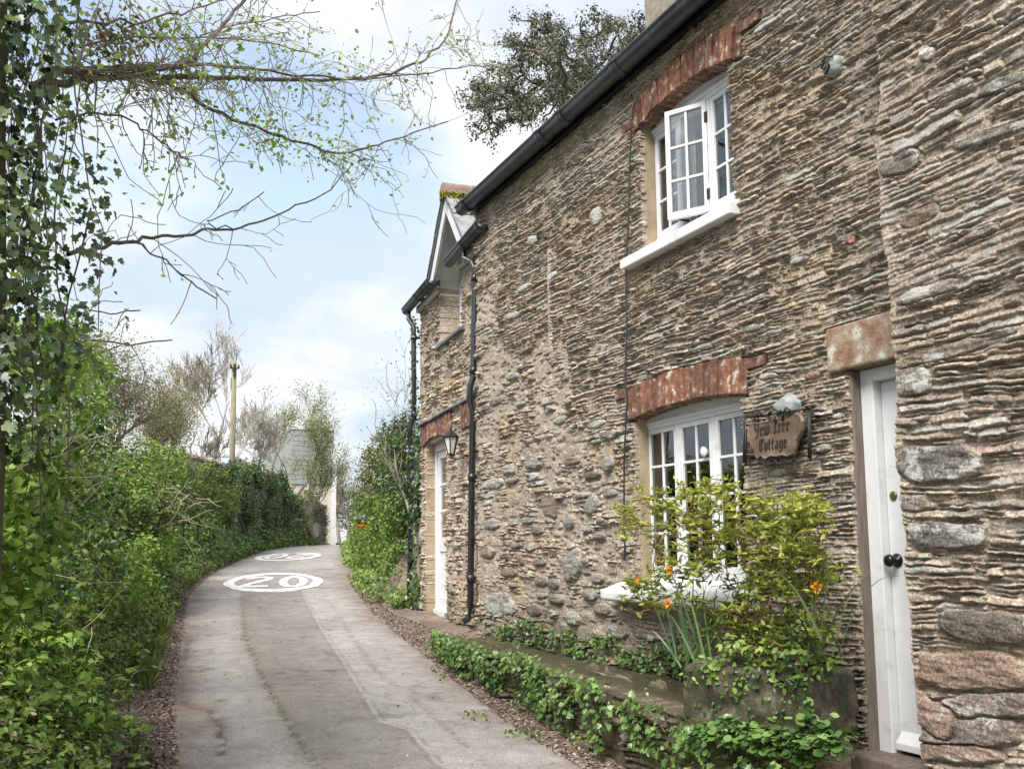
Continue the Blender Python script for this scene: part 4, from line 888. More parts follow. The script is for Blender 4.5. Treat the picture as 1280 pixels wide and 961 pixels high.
LX=plines([(236,800),(228,830),(226,868),(232,882),(262,888),(275,910),(278,945)])
HX=plines([(225,815),(262,812),(305,808)]); H2=plines([(345,818),(380,822),(420,815)])
def side_of(X,Y,pts):
    ys=[p[1] for p in pts][::-1]; xs=[p[0] for p in pts][::-1]; o=np.argsort(ys); return X-np.interp(Y,np.array(ys)[o],np.array(xs)[o])
wob=.03*fbm(U*4,V*4,3,51)
sl=side_of(U,V,LC)+wob; sr=side_of(U,V,RC)+wob
n=fbm(U*1.2,V*1.0,4,53); nf=fbm(U*12,V*12,4,55); ng=vn(U*60,V*60,57)
base=np.array((.295,.278,.265))*(1+.20*n+.12*nf+.20*(ng-.5))[...,None]
patch=sstep(-.02,.02,sl)*sstep(.02,-.02,sr)*(V<15.2)
base=base*(1-.27*patch)[...,None]*np.where(patch[...,None]>.5,np.array((1,.98,.955)),1)
# wheel tracks are paler, the middle keeps grit and algae
tc=(U-xl(V))/(xr(V)-xl(V)); cen=np.exp(-((tc-.42)/.13)**2)*sstep(-.1,.5,n+.3)*.18; base=base*(1-cen)[...,None]
def mark(d,wd,col,k):
    global base
    m=np.exp(-(d/wd)**2)*k; base=base*(1-m)[...,None]+np.array(col)*m[...,None]
near=sstep(17,11,V)
mark(pd(U,V,LC)+.05*np.abs(nf)+.04*fbm(U*30,V*30,2,71),.030,(.075,.068,.045),.95*near*sstep(-.35,.1,nf+.15)); mark(pd(U,V,LC)+.03*fbm(U*8,V*8,2,61),.16,(.15,.135,.10),.38*near)
mark(np.abs(pd(U,V,RC)+.02*nf),.018,(.40,.375,.355),.6*near*sstep(-.5,.1,nf)); mark(np.abs(pd(U,V,RC)-.03),.014,(.13,.115,.10),.6*near*sstep(-.3,.3,nf))
mark(pd(U,V,R2)+.03*np.abs(nf),.04,(.13,.118,.105),.6*near*sstep(-.2,.2,nf)); 
mark(pd(U,V,LX)+.05*np.abs(nf),.05,(.09,.065,.055),.95*sstep(-.3,.05,nf)); mark(pd(U,V,HX)+.03*np.abs(nf),.03,(.15,.13,.11),.7*sstep(-.2,.2,nf)); mark(pd(U,V,H2)+.03*np.abs(nf),.05,(.15,.13,.10),.5*sstep(-.1,.2,nf))
for (px,py,r) in ((388,848,.22),(390,866,.15),(250,838,.12),(545,872,.18),(520,860,.14),(405,712,.3),(412,722,.25),(405,735,.2),(570,905,.15)):
    c=on_road(px,py); mark(np.hypot(U-c[0],(V-c[1])*.8)+.12*nf,r*.6,(.14,.125,.105),.55)
crk=sstep(.028,.0,np.abs(fbm(U*1.6+4,V*1.3,4,81)))*sstep(.0,.35,fbm(U*.6,V*.5,2,83)+.05)*near; base=base*(1-.4*crk)[...,None]
crk2=sstep(.03,.0,np.abs(fbm(U*1.1,V*3.0+4,4,85)))*sstep(.1,.4,fbm(U*.7,V*.9,2,87)); base=base*(1-.3*crk2)[...,None]
pit=sstep(.45,.8,fbm(U*5,V*4,3,63))*.35; base=base*(1-pit)[...,None]
ed=np.minimum(U-XA,XB-U); e=sstep(.42,.0,ed+.25*fbm(U*3,V*3,3,65))*.7; base=base*(1-e)[...,None]+np.array((.17,.125,.095))*(1+.4*nf)[...,None]*e[...,None]
Z=zr(V)+.02*np.sin(np.pi*np.clip(T,0,1))+.010*fbm(U*1.5,V*1.5,3,67)-.03*sstep(.06,0,ed)+.006*patch-.006*np.exp(-(pd(U,V,LC)/.03)**2)*near-.006*np.exp(-(pd(U,V,LX)/.03)**2)+.0025*(ng-.5)
def road_z(x,y):
    t=(x-xl(y))/(xr(y)-xl(y)); return zr(y)+.02*np.sin(np.pi*np.clip(t,0,1))+.010*fbm(x*1.5,y*1.5,3,67)
idx=np.arange(U.size).reshape(U.shape)
me=fast_mesh('lane',np.stack([U,V,Z],-1).reshape(-1,3),np.stack([idx[:-1,:-1],idx[1:,:-1],idx[1:,1:],idx[:-1,1:]],-1).reshape(-1,4),None,{'stone':np.clip(base,.02,.8).reshape(-1,3)})
tag(link('road',me,ground_mat('worn_asphalt',.9,.5,.006,90),None,True),kind='structure')
# painted speed roundels (20), back to back
def roundel(cpx,cpy,w_,l_,flip,ang,name):
    cx,cy=on_road(cpx,cpy); ca,sa=math.cos(ang),math.sin(ang)
    V=[];F=[]
    def P(a,b):   # a across, b along the lane
        if flip: a,b=-a,-b
        x=cx+a*ca+b*sa; y=cy-a*sa+b*ca; return (x,y,float(road_z(x,y))+.007)
    def strip(out,inn):
        n=len(out); k=len(V)
        for (a,b),(c,d) in zip(out,inn): V.append(P(a,b)); V.append(P((a+c)/2,(b+d)/2)); V.append(P(c,d))
        for i in range(n-1):
            for j in range(2): a=k+3*i+j; F.append((a,a+3,a+4,a+1))
    rr=random.Random(int(cpx)); n=72; O=[];I=[]
    for i in range(n+1):
        t=2*math.pi*i/n; q=i%n; j=1+.012*math.sin(q*1.7+1)+.014*math.sin(q*.7); O.append((w_/2*j*math.cos(t),l_/2*j*math.sin(t))); I.append(((w_/2-.17)*j*math.cos(t),(l_/2-.42)*math.sin(t)*j))
    strip(O,I)
    hh=l_*.25
    # 2 and 0 as thick strokes
    def stroke(pts,wx,wy):
        o=[];i_=[]
        for k,(a,b) in enumerate(pts):
            p=pts[max(k-1,0)]; q=pts[min(k+1,len(pts)-1)]; dx,dy=q[0]-p[0],q[1]-p[1]; L_=math.hypot(dx,dy)+1e-9; nx,ny=-dy/L_,dx/L_
            o.append((a+nx*wx,b+ny*wy)); i_.append((a-nx*wx,b-ny*wy))
        strip(o,i_)
    g=w_*.165
    stroke([(-g-.20,hh*.55),(-g-.17,hh*.82),(-g-.08,hh*.97),(-g+.06,hh*.97),(-g+.15,hh*.82),(-g+.15,hh*.5),(-g+.02,hh*.0),(-g-.12,-hh*.5),(-g-.20,-hh*.92)],.07,.17)
    stroke([(-g-.23,-hh*.95),(-g+.21,-hh*.95)],.06,.19)
    stroke([(g+.17*math.cos(t)+.05,hh*.97*math.sin(t)) for t in np.linspace(0,2*math.pi,33)],.07,.20)
    Fq=np.array(F); return fast_mesh(name,V,Fq)
for a in ((343,728,1.62,3.9,False,R_(13),'speed_roundel_marking'),(361,696,1.55,4.6,True,R_(19),'speed_roundel_marking')):
    o=link(a[-1],roundel(*a),MT['paint']); tag(o,kind='structure')
# ================================================================== STONE LEDGE, TROUGH
XFy=[2.2,3.36,3.81,4.19,4.67,5.3,6.63,8.42,8.9]; XFx=[2.93,2.92,2.87,2.86,2.90,2.92,3.03,3.06,3.35]
XF=lambda y: sm(y,XFy,XFx)+.025*fbm(np.asarray(y)*3,np.asarray(y)*0,3,5)
ledge=empty('stone_ledge',(3.1,5.5,.35),'low ledge of mossy flagstones running along the foot of the cottage wall','ledge')
SL=np.array([(.36,.31,.22),(.30,.265,.19),(.40,.35,.26),(.27,.245,.17),(.34,.285,.21)])
def ftop(U,V): 
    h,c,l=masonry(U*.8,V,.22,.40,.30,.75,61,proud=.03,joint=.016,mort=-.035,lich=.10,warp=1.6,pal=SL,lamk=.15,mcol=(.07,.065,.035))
    g=sstep(.5,.8,vn(U*2.5,V*3,5)*.6+vn(U*10,V*10,6)*.4)*.5; c=c*(1-g[...,None])+np.array((.13,.125,.045))*g[...,None]
    return h,c,l*.7
relief('paving_top',lin(3.32,8.75,.012),lin(-.02,1.2,.010),lambda u,v,h:(XF(u)+v*(np.interp(u,[3.32,3.5,4.05],[3.12,3.25,3.74])-XF(u))/1.2,u,.685+.5*h+.008*(u-5)-.05*sstep(.05,0,v)*1.0),ftop,MT['stone'],ledge,None,.08)
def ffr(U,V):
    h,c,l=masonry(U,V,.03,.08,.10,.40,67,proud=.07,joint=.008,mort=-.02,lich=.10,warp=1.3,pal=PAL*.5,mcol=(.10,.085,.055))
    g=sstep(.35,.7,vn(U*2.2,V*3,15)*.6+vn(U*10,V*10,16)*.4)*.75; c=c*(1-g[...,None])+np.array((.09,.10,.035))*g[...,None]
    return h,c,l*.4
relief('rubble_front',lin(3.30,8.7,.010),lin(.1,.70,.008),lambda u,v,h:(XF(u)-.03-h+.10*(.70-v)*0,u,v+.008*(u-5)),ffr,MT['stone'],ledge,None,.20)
mb=MB(); mb.box((3.14,2.9,.12),(3.66,3.84,.40)); tag(mb.build('doorstep',plain('worn_step_stone',(.2,.18,.14),.95,.4,8,.8,stops=[(.3,(.10,.095,.06)),(.55,(.20,.175,.135)),(.8,(.30,.27,.22))],bdist=.01),None,bevel=.03),'worn stone step at the foot of the plain white front door with the round knob','doorstep')
A=np.array((2.88,4.22)); B=np.array((3.06,3.52)); ex_=(B-A)/np.linalg.norm(B-A); ey_=np.array((-ex_[1],ex_[0])); Lt=float(np.linalg.norm(B-A)); 
if ey_[0]<0: ey_=-ey_
tro=empty('stone_trough',(float((A+B)[0]/2+ey_[0]*.2),float((A+B)[1]/2+ey_[1]*.2),.70),'mossy rough stone trough planted with shrubs, on the ledge left of the front door','planter')
def tr_(a,b,z): p=A+ex_*a+ey_*b; return (float(p[0]),float(p[1]),z)
def trough_mesh():
    nA,nB=64,30; V=[];F=[]
    zb,zt=.68,.965; W=.40; wl=.06
    # outer skin rings: perimeter points from bottom to rim, then over the rim and down inside
    per=[]
    for i in range(nA): per.append((Lt*i/nA,0))
    for i in range(nB): per.append((Lt,W*i/nB))
    for i in range(nA): per.append((Lt-Lt*i/nA,W))
    for i in range(nB): per.append((0,W-W*i/nB))
    cx_,cb_=Lt/2,W/2; n=len(per)
    prof=[(0,0.0)]+[(0,k/14) for k in range(1,14)]+[(.012,1.0),(.04,1.03),(wl,1.01),(wl+.01,.8),(wl+.015,.72)]
    for (ins,fz) in prof:
        for (a,b) in per:
            sx=(Lt/2-ins)/(Lt/2); sy=(W/2-ins)/(W/2); x=cx_+(a-cx_)*sx; y=cb_+(b-cb_)*sy; z=zb+(zt-zb)*fz
            # round the corners a little and roughen
            k=.03*float(fbm(a*9+b*7,z*14,3,77))+.03*float(fbm(a*3+b*2,z*4,2,79)); x+=(x-cx_)*k*1.2; y+=(y-cb_)*k*4
            V.append(tr_(x,y,z+.02*float(fbm(a*5,b*5,2,80))*(fz>.9)))
    for r in range(len(prof)-1): F+=[(r*n+i,r*n+(i+1)%n,(r+1)*n+(i+1)%n,(r+1)*n+i) for i in range(n)]
    return V,F,n,len(prof)
V,F,n_,m_=trough_mesh(); mb=MB(); mb.add(V,F+[tuple(range((m_-1)*n_,m_*n_)),tuple(range(n_-1,-1,-1))])
mb.build('basin',plain('mossy_trough_stone',(.15,.13,.09),.95,.4,9,1.0,stops=[(.32,(.018,.02,.012)),(.45,(.04,.042,.02)),(.56,(.08,.07,.046)),(.68,(.17,.16,.11))],bdist=.015),tro,True)
mb=MB(); mb.prism([tr_(.07,.07,.90),tr_(Lt-.07,.07,.90),tr_(Lt-.07,.33,.90),tr_(.07,.33,.90)],(0,0,.035)); mb.build('soil',plain('potting_soil',(.03,.022,.015),.95,.4,40,1.0),tro)
# ================================================================== UTILITY POLE
b=at(290,585,26.5); t=at(293,452,26.5)
gz0=float(G(b[0],26.5))
po=empty('utility_pole',(b[0],26.5,gz0-.2),'weathered wooden utility pole standing behind the left hedge','pole')
mb=MB(); mb.tube([(b[0],26.5,gz0-.3),((b[0]+t[0])/2,26.5,(gz0+t[2])/2),(t[0],26.5,t[2])],[.082,.075,.065],12); mb.build('post',MT['pole'],po,True)
mb=MB(); mb.box((t[0]-.03,26.38,t[2]-.42),(t[0]+.03,26.43,t[2]-.08)); mb.tube([(t[0]-.10,26.41,t[2]-.2),(t[0]+.10,26.41,t[2]-.2)],.02,8)
for s in (-.1,.1): mb.lathe((t[0]+s,26.41,t[2]-.2),[(.03,0),(.035,.03),(.02,.06),(.03,.09),(.0,.11)],10)
mb.box((t[0]-.07,26.5,t[2]-.75),(t[0]+.02,26.62,t[2]-.45)); mb.build('bracket',MT['iron'],po)
# ================================================================== HOUSE BEYOND THE CREST
HY=44.0; hr=at(417,610,HY)[0]; ht=at(400,539,HY)[2]; hx0=at(364,600,HY)[0]
hs=empty('cream_house',((hr+hx0)/2,HY+3,.9),'tall cream house with slate-hung upper wall at the far end of the lane','house')
zs=at(400,604,HY)[2]
mb=MB(); mb.box((hx0,HY,-.5),(hr-.09,HY+7,zs)); mb.build('wall',MT['farwhite'],hs)
mb=MB(); rr=random.Random(5)
mb.box((hx0-.02,HY-.05,zs),(hr-.03,HY+7.05,ht)); z=zs-.05
while z<ht-.2:
    mb.box((hx0-.03,HY-.062,z),(hr-.02,HY-.051,z+.19)); z+=.22
mb.build('slate_cladding',MT['farslate'],hs)
mb=MB(); mb.box((hr-.088,HY-.10,-.4),(hr+.10,HY+.06,zs+1.6)); mb.build('corner_board',MT['white'],hs)
mb=MB(); x=at(384,640,HY)[0]; mb.tube([(x,HY-.08,.8),(x,HY-.08,zs)],.05,8); mb.build('downpipe',MT['whitewall'],hs)
mb=MB(); mb.box((hx0-.03,HY-.07,ht),(hr+.0,HY+7.1,ht+.06)); mb.build('roof',MT['slate'],hs)
# ================================================================== OLD WALLS ALONG THE LEFT BANK
def lane_wall(name,label,px0,px1,Y0,Y1,ztop0,ztop1,seed,off=.55,cop=True):
    e=empty(name,(float(xl(Y0))-off,(Y0+Y1)/2,float(zr(Y0))),label,'wall')
    L_=Y1-Y0
    def fn(u,v,h):
        y=u; return (xl(y)-off+h, y, zr(y)+v*(ztop0+(ztop1-ztop0)*(y-Y0)/L_))
    us=np.linspace(Y0,Y1,int(L_/.05)); vs=np.linspace(-.1,1,70)
    relief('rubble_face',us,vs,fn,lambda U,V:masonry(U*.8,V*2.2,.07,.13,.15,.5,seed,proud=.08,joint=.01,mort=-.02,pal=PAL*1.05,lich=.3),MT['stone2'],e,None,.45)
    if cop:
        mb=MB(); rr=random.Random(seed); y=Y0
        while y<Y1:
            w=rr.uniform(.18,.4); x=float(xl(y))-off; z=float(zr(y))+ztop0+(ztop1-ztop0)*(y-Y0)/L_
            mb.box((x-.5,y,z-.02+rr.uniform(-.01,.02)),(x+.14+rr.uniform(-.05,.05),y+w-.02,z+rr.uniform(.05,.10))); y+=w
        mb.build('coping',plain('pale_coping',(.42,.37,.32),.9,.3,6,.6),e,bevel=.02)
    return e
lane_wall('garden_wall','old stone garden wall with pale flat coping stones beside the utility pole',0,0,22.5,27.5,2.35,2.45,5,1.0)
lane_wall('garden_wall','ivy-covered stone wall at the far end of the lane before the cream house',0,0,28.5,41.0,2.7,1.7,7,.45,False)
# ================================================================== VEGETATION
def grow(p,d,L_,r,lev,out,tips,rng,kids=(3,5),spread=.7,up=.15,ratio=.62,seg=6,wob=.18,minr=.004):
    P=[np.array(p,float)]; d=np.array(d,float); d/=np.linalg.norm(d); R=[r]
    for i in range(seg):
        d=d+rng.normal(0,wob,3); d[2]+=up*.3; d/=np.linalg.norm(d); P.append(P[-1]+d*L_/seg); R.append(max(minr,r*(1-.62*(i+1)/seg)))
    out.append((np.array(P),np.array(R)))
    if lev<=0: tips.append((P[-1],d)); tips.append((P[-2],d)); tips.append((P[seg//2],d)); return
    n=rng.integers(kids[0],kids[1]+1)
    for k in range(n):
        f=rng.uniform(.3,1.0) if k else 1.0; i=min(seg,int(f*seg)); dd=P[i]-P[i-1]; dd/=np.linalg.norm(dd)
        s=rng.normal(0,1,3); s-=dd*(s@dd); s/=np.linalg.norm(s)+1e-9
        nd=dd*math.cos(spread)+s*math.sin(spread)*rng.uniform(.6,1.2); nd[2]+=up
        grow(P[i],nd,L_*ratio*rng.uniform(.75,1.2),max(minr,R[i]*.68),lev-1,out,tips,rng,kids,spread,up,ratio,seg,wob,minr)
def tree(name,label,base,H,r,lev,bark,leaf,nleaf,lsize,seed,kids=(3,5),spread=.65,up=.15,ratio=.62,lean=(0,0),group=None,cat='tree',scatter=.25,k=5,wob=.18,minr=.006,tpl='dia',trunkfrac=.45):
    rng=np.random.default_rng(seed); base=np.array((base[0],base[1],float(G(base[0],base[1]))-.1 if len(base)<3 else base[2]))
    e=empty(name,tuple(base),label,cat,group); out=[];tips=[]
    grow(base,(lean[0],lean[1],1),H*trunkfrac,r,lev,out,tips,rng,kids,spread,up,ratio,7,wob,minr)
    tubes_obj('trunk',out[:1],bark,e,8)
    if len(out)>1: tubes_obj('branches',out[1:],bark,e,k)
    if leaf is not None and nleaf:
        T=np.array([t[0] for t in tips]); 
        i=rng.integers(0,len(T),nleaf); P=T[i]+rng.normal(0,scatter,(nleaf,3)); ct=rng.uniform(.15,.85,len(T))[i]
        leaves('crown',P,np.tile((0,0,1.),(nleaf,1)),lsize,leaf,e,tpl,tint=ct,jit=.8,rng=rng)
    return e
def gp_(x,y): return np.array((x,y,float(G(x,y))))
# ---- left bank: low undergrowth (uncountable), then bushes as things
rng=np.random.default_rng(101)
def bank_points(n,y0,y1,s0,s1,pw=1.0,rng=rng):
    y=y0+(y1-y0)*rng.random(n)**pw; s=s0+(s1-s0)*rng.random(n); x=xl(y)-s; z=G(x,y); return np.stack([x,y,z],1)
def size_for(y): return .043+.0028*np.clip(y-4,0,30)
c=bank_points(2400,3.6,40,.20,2.0,1.6); r=.10+.13*rng.random(len(c))+.006*(c[:,1]-5)
c[:,2]+=.10*rng.random(len(c)); c[:,0]+=.12*rng.random(len(c))
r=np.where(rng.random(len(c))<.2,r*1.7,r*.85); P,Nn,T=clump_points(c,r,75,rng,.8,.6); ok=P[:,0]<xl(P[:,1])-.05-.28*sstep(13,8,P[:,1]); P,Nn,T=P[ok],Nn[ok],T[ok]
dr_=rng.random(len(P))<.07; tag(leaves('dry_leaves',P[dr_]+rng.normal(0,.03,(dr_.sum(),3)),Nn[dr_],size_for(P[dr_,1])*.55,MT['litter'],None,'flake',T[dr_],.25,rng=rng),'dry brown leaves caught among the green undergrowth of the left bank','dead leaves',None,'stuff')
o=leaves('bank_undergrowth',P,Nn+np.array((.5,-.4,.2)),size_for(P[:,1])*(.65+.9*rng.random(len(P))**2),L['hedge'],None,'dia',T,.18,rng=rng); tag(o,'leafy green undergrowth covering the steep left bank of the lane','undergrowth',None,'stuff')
# grass blades by the verge
def blades(name,base,dirs,length,width,mat,parent=None,seg=5,rng=RNG,droop=.6):
    base=np.asarray(base,float); n=len(base); d=np.asarray(dirs,float); d=d/np.linalg.norm(d,axis=1,keepdims=True)
    Ln=np.broadcast_to(np.asarray(length,float),(n,))*rng.uniform(.7,1.25,n); side=np.cross(d,rng.normal(0,1,(n,3))); side/=np.linalg.norm(side,axis=1,keepdims=True)
    V=[];p=base.copy(); dr=droop*rng.uniform(.3,1.4,n)
    for i in range(seg+1):
        w=width*(1-(i/seg)**2.5)*.5+.0008; V.append(p-side*w); V.append(p+side*w)
        d=d.copy(); d[:,2]-=dr*2.2/seg*(i/seg)*1.0; d/=np.linalg.norm(d,axis=1,keepdims=True); p=p+d*(Ln/seg)[:,None]
    V=np.stack(V,1).reshape(-1,3); k=2*(seg+1); i=np.arange(seg)
    f=np.stack([2*i,2*i+1,2*i+3,2*i+2],1); Fc=(f[None]+np.arange(n)[:,None,None]*k).reshape(-1,4)
    return link(name,fast_mesh(name,V,Fc,{'tint':np.repeat(np.clip(rng.normal(.5,.25,n),0,1),k)}),mat,parent,False)
n=26000; y=8+28*rng.random(n)**.8; s=.12+.75*rng.random(n)**1.3; x=xl(y)-s; P=np.stack([x,y,G(x,y)-.01],1)
ok=vn(x*1.5,y*.8,3)+.015*y>.55; P=P[ok]; d=rng.normal(0,.35,(len(P),3)); d[:,2]=1
tag(blades('verge_grass',P,d,.10+.004*P[:,1],.006+.0005*P[:,1].mean(),L['grass'],None,3,rng),'long green grass along the left edge of the lane','grass',None,'stuff')
def bush(name,label,cents,radii,leafm,ls,per=60,tpl='dia',core=True,cat='bush',group=None,stems=0,tv=.18,flat=.85,shell=.45,seed=1,mix=None,lift=(0,0,0)):
    rng=np.random.default_rng(seed); C=np.array(cents,float); Rr=np.array(radii,float); b=C.mean(0); b[2]=min(float(G(b[0],b[1])),C[:,2].min())
    e=empty(name,tuple(b),label,cat,group)
    # small clumps over every blob: an uneven outline with gaps
    cc=[];rr=[]
    for c,r in zip(C,Rr):
        k=int(34+75*r); d=rng.normal(0,1,(k,3)); d/=np.linalg.norm(d,axis=1,keepdims=True); q=c+d*(r*rng.uniform(.55,1.08,k))[:,None]*np.array((1,1,flat)); cc.append(q); rr.append(r*rng.uniform(.22,.46,k))
    cc=np.concatenate(cc); rr=np.concatenate(rr); P,Nn,T=clump_points(cc,np.maximum(rr,.07),per,rng,.85,shell)
    x,y=P[:,0],P[:,1]; ok=(P[:,2]>G(x,y)-.02)&((x<xl(y)-.08-.16*sstep(13,8,y))|(x>xr(y)+.0)|(y>40)); P,Nn,T=P[ok],Nn[ok],T[ok]
    leaves('foliage',P,Nn+np.array(lift),ls,leafm,e,tpl,T,tv,rng=rng)
    if mix:
        m2,fr,ls2=mix; k=int(len(P)*fr); i=rng.integers(0,len(P),k); leaves('foliage',P[i]+rng.normal(0,.03,(k,3)),Nn[i],ls2,m2,e,'dia',T[i],.2,rng=rng)
    out=[]
    for i in rng.integers(0,len(cc),max(stems,5)):
        t=cc[i]; a=t+np.array((rng.normal(0,.12),rng.normal(0,.15),-.35)); s=np.linspace(0,1,7)[:,None]; Q=a+(t-a)*s+np.sin(s*3.1)*rng.normal(0,.06,3); out.append((Q,np.linspace(.007,.003,7)))
    if stems: tubes_obj('stems',out,MT['twig'],e,4)
    return e
def pc(lst): return [at(*a) for a in lst]
# middle distance hedge mounds along the bank (placed on the bank, sized from the photo)
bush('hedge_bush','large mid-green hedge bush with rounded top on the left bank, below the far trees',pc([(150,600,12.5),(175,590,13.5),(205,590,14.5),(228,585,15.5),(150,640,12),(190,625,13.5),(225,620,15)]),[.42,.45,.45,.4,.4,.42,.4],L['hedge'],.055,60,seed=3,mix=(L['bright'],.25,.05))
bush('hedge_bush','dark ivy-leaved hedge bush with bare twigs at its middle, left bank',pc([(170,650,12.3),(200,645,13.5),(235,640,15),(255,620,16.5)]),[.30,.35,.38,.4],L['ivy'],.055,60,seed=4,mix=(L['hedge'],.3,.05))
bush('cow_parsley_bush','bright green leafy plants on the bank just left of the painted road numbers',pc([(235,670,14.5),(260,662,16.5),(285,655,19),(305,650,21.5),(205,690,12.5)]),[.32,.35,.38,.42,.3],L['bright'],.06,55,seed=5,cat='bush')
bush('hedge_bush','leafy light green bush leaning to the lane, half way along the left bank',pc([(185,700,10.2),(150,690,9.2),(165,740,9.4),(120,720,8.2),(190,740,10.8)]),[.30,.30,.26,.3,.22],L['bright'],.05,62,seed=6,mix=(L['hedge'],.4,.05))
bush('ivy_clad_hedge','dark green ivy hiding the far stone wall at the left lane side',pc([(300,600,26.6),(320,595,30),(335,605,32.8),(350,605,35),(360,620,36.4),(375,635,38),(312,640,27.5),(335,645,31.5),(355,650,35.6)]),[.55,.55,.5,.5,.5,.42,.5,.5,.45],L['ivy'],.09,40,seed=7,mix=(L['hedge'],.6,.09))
bush('ivy_topped_hedge','yellowish ivy mound tumbling over the end of the far stone wall',pc([(383,622,39.3),(394,634,40.2),(402,650,40.8)]),[.38,.34,.26],L['willow'],.08,45,seed=8)
bush('hedge_bush','dense hedge bush right against the stone coping under the utility pole',pc([(262,600,20),(280,610,22),(295,625,24),(245,600,18)]),[.42,.42,.42,.42],L['hedge'],.07,52,seed=9,mix=(L['brown'],.5,.06))
# tangle of dead twigs in the dark bush
def twigs(name,label,cents,n,ln,rad,mat,seed,sp=(.3,.3,.2),cat='twigs',curl=.25,dirb=(0,0,0)):
    rng=np.random.default_rng(seed); out=[]
    for i in range(n):
        c=np.array(cents[i%len(cents)])+rng.normal(0,1,3)*np.array(sp); d=rng.normal(0,1,3)+np.array(dirb); d/=np.linalg.norm(d); P=[c]
        for k in range(7): d=d+rng.normal(0,curl,3); d/=np.linalg.norm(d); P.append(P[-1]+d*ln*rng.uniform(.6,1.3)/7)
        out.append((np.array(P),np.linspace(rad,rad*.35,8)))
    e=empty(name,tuple(out[0][0][0]),label,cat)
    for q in out: tubes_obj('stem',[q],mat,e,4)
    return e
twigs('dead_twig_tangle','tangle of grey dead twigs caught in the dark ivy-leaved hedge bush',pc([(190,625,12.6),(215,635,13.4),(205,650,12.8)]),34,.6,.006,MT['deadtwig'],3,(.18,.25,.10),dirb=(.6,-.5,0))
# near-left shrubs
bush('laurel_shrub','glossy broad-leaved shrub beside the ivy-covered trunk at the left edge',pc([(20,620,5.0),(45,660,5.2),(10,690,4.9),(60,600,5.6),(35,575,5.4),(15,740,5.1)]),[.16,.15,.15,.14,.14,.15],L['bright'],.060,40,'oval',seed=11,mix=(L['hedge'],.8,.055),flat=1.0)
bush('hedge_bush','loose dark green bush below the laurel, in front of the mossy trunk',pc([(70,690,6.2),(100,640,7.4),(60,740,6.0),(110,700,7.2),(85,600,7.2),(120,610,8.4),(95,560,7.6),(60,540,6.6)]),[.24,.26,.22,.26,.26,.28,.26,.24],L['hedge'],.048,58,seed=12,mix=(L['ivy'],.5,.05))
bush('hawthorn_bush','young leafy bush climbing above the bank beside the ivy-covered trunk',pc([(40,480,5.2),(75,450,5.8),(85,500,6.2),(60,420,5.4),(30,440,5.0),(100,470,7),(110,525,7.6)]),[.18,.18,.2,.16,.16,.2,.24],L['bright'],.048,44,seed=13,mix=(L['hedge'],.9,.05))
# bottom-left: alexanders with green-yellow flower heads
def alexanders(i,px,py,Y,w,label):
    rng=np.random.default_rng(300+i); g=at(px,py,Y); x,y=g[0],g[1]; x=min(x,float(xl(y))-.22); z0=float(G(x,y)); e=empty('alexanders_plant',(x,y,z0),label,'plant','flowering alexanders plants at the foot of the left bank')
    k=int(26*w/.3); c=np.stack([x+rng.normal(0,w*.5,k),y+rng.normal(0,w*.6,k),z0+.05+.30*rng.random(k)],1); c[:,0]=np.minimum(c[:,0],xl(c[:,1])-.16); c[:,2]=np.maximum(c[:,2],G(c[:,0],c[:,1])+.04)
    P,Nn,T=clump_points(c,rng.uniform(.06,.11,k),110,rng,.55,.7); leaves('foliage',P,Nn+np.array((0,0,.8)),.047,L['bright'] if i%2 else L['hedge'],e,'lobe',T,.2,jit=.4,rng=rng)
    hp=[];hn=[];st=[]
    for q in c[rng.integers(0,k,int(9*w/.3))]:
        t=q+np.array((rng.normal(0,.02),rng.normal(0,.02),rng.uniform(.07,.16))); d=rng.normal(0,1,(130,3)); d[:,2]=np.abs(d[:,2]); d/=np.linalg.norm(d,axis=1,keepdims=True); hp.append(t+d*.036*np.array((1,1,.75))); hn.append(d)
        a=np.array((q[0],q[1],z0)); st.append((np.array([a,(a+t)/2+rng.normal(0,.01,3),t]),np.array([.005,.004,.003])))
    for a_,b_,s_ in zip(hp,hn,st): leaves('flower_head',a_,b_,.012,L['tip'],e,'dia',None,.25,jit=.3,rng=rng); tubes_obj('stem',[s_],L['bright'],e,4)
al=[(30,925,5.6,.30,'lowest alexanders plant, in the bottom left corner of the photo'),(95,910,5.9,.30,'alexanders plant with yellow-green flower heads nearest the lane edge at the bottom left'),(130,945,5.7,.22,'small alexanders plant leaning over the brown verge at the bottom'),(40,850,6.3,.32,'alexanders plant behind the bottom left corner one, near the mossy trunk'),(110,850,6.9,.3,'alexanders plant half hidden behind the flowering one at the lane edge'),(70,800,7.2,.32,'alexanders plant on the bank under the loose dark bush'),(140,800,8.2,.3,'alexanders plant beside the brown verge where the lane edge bends'),(10,790,5.8,.25,'alexanders plant against the foot of the ivy-covered trunk')]
for i,a in enumerate(al): alexanders(i,*a)
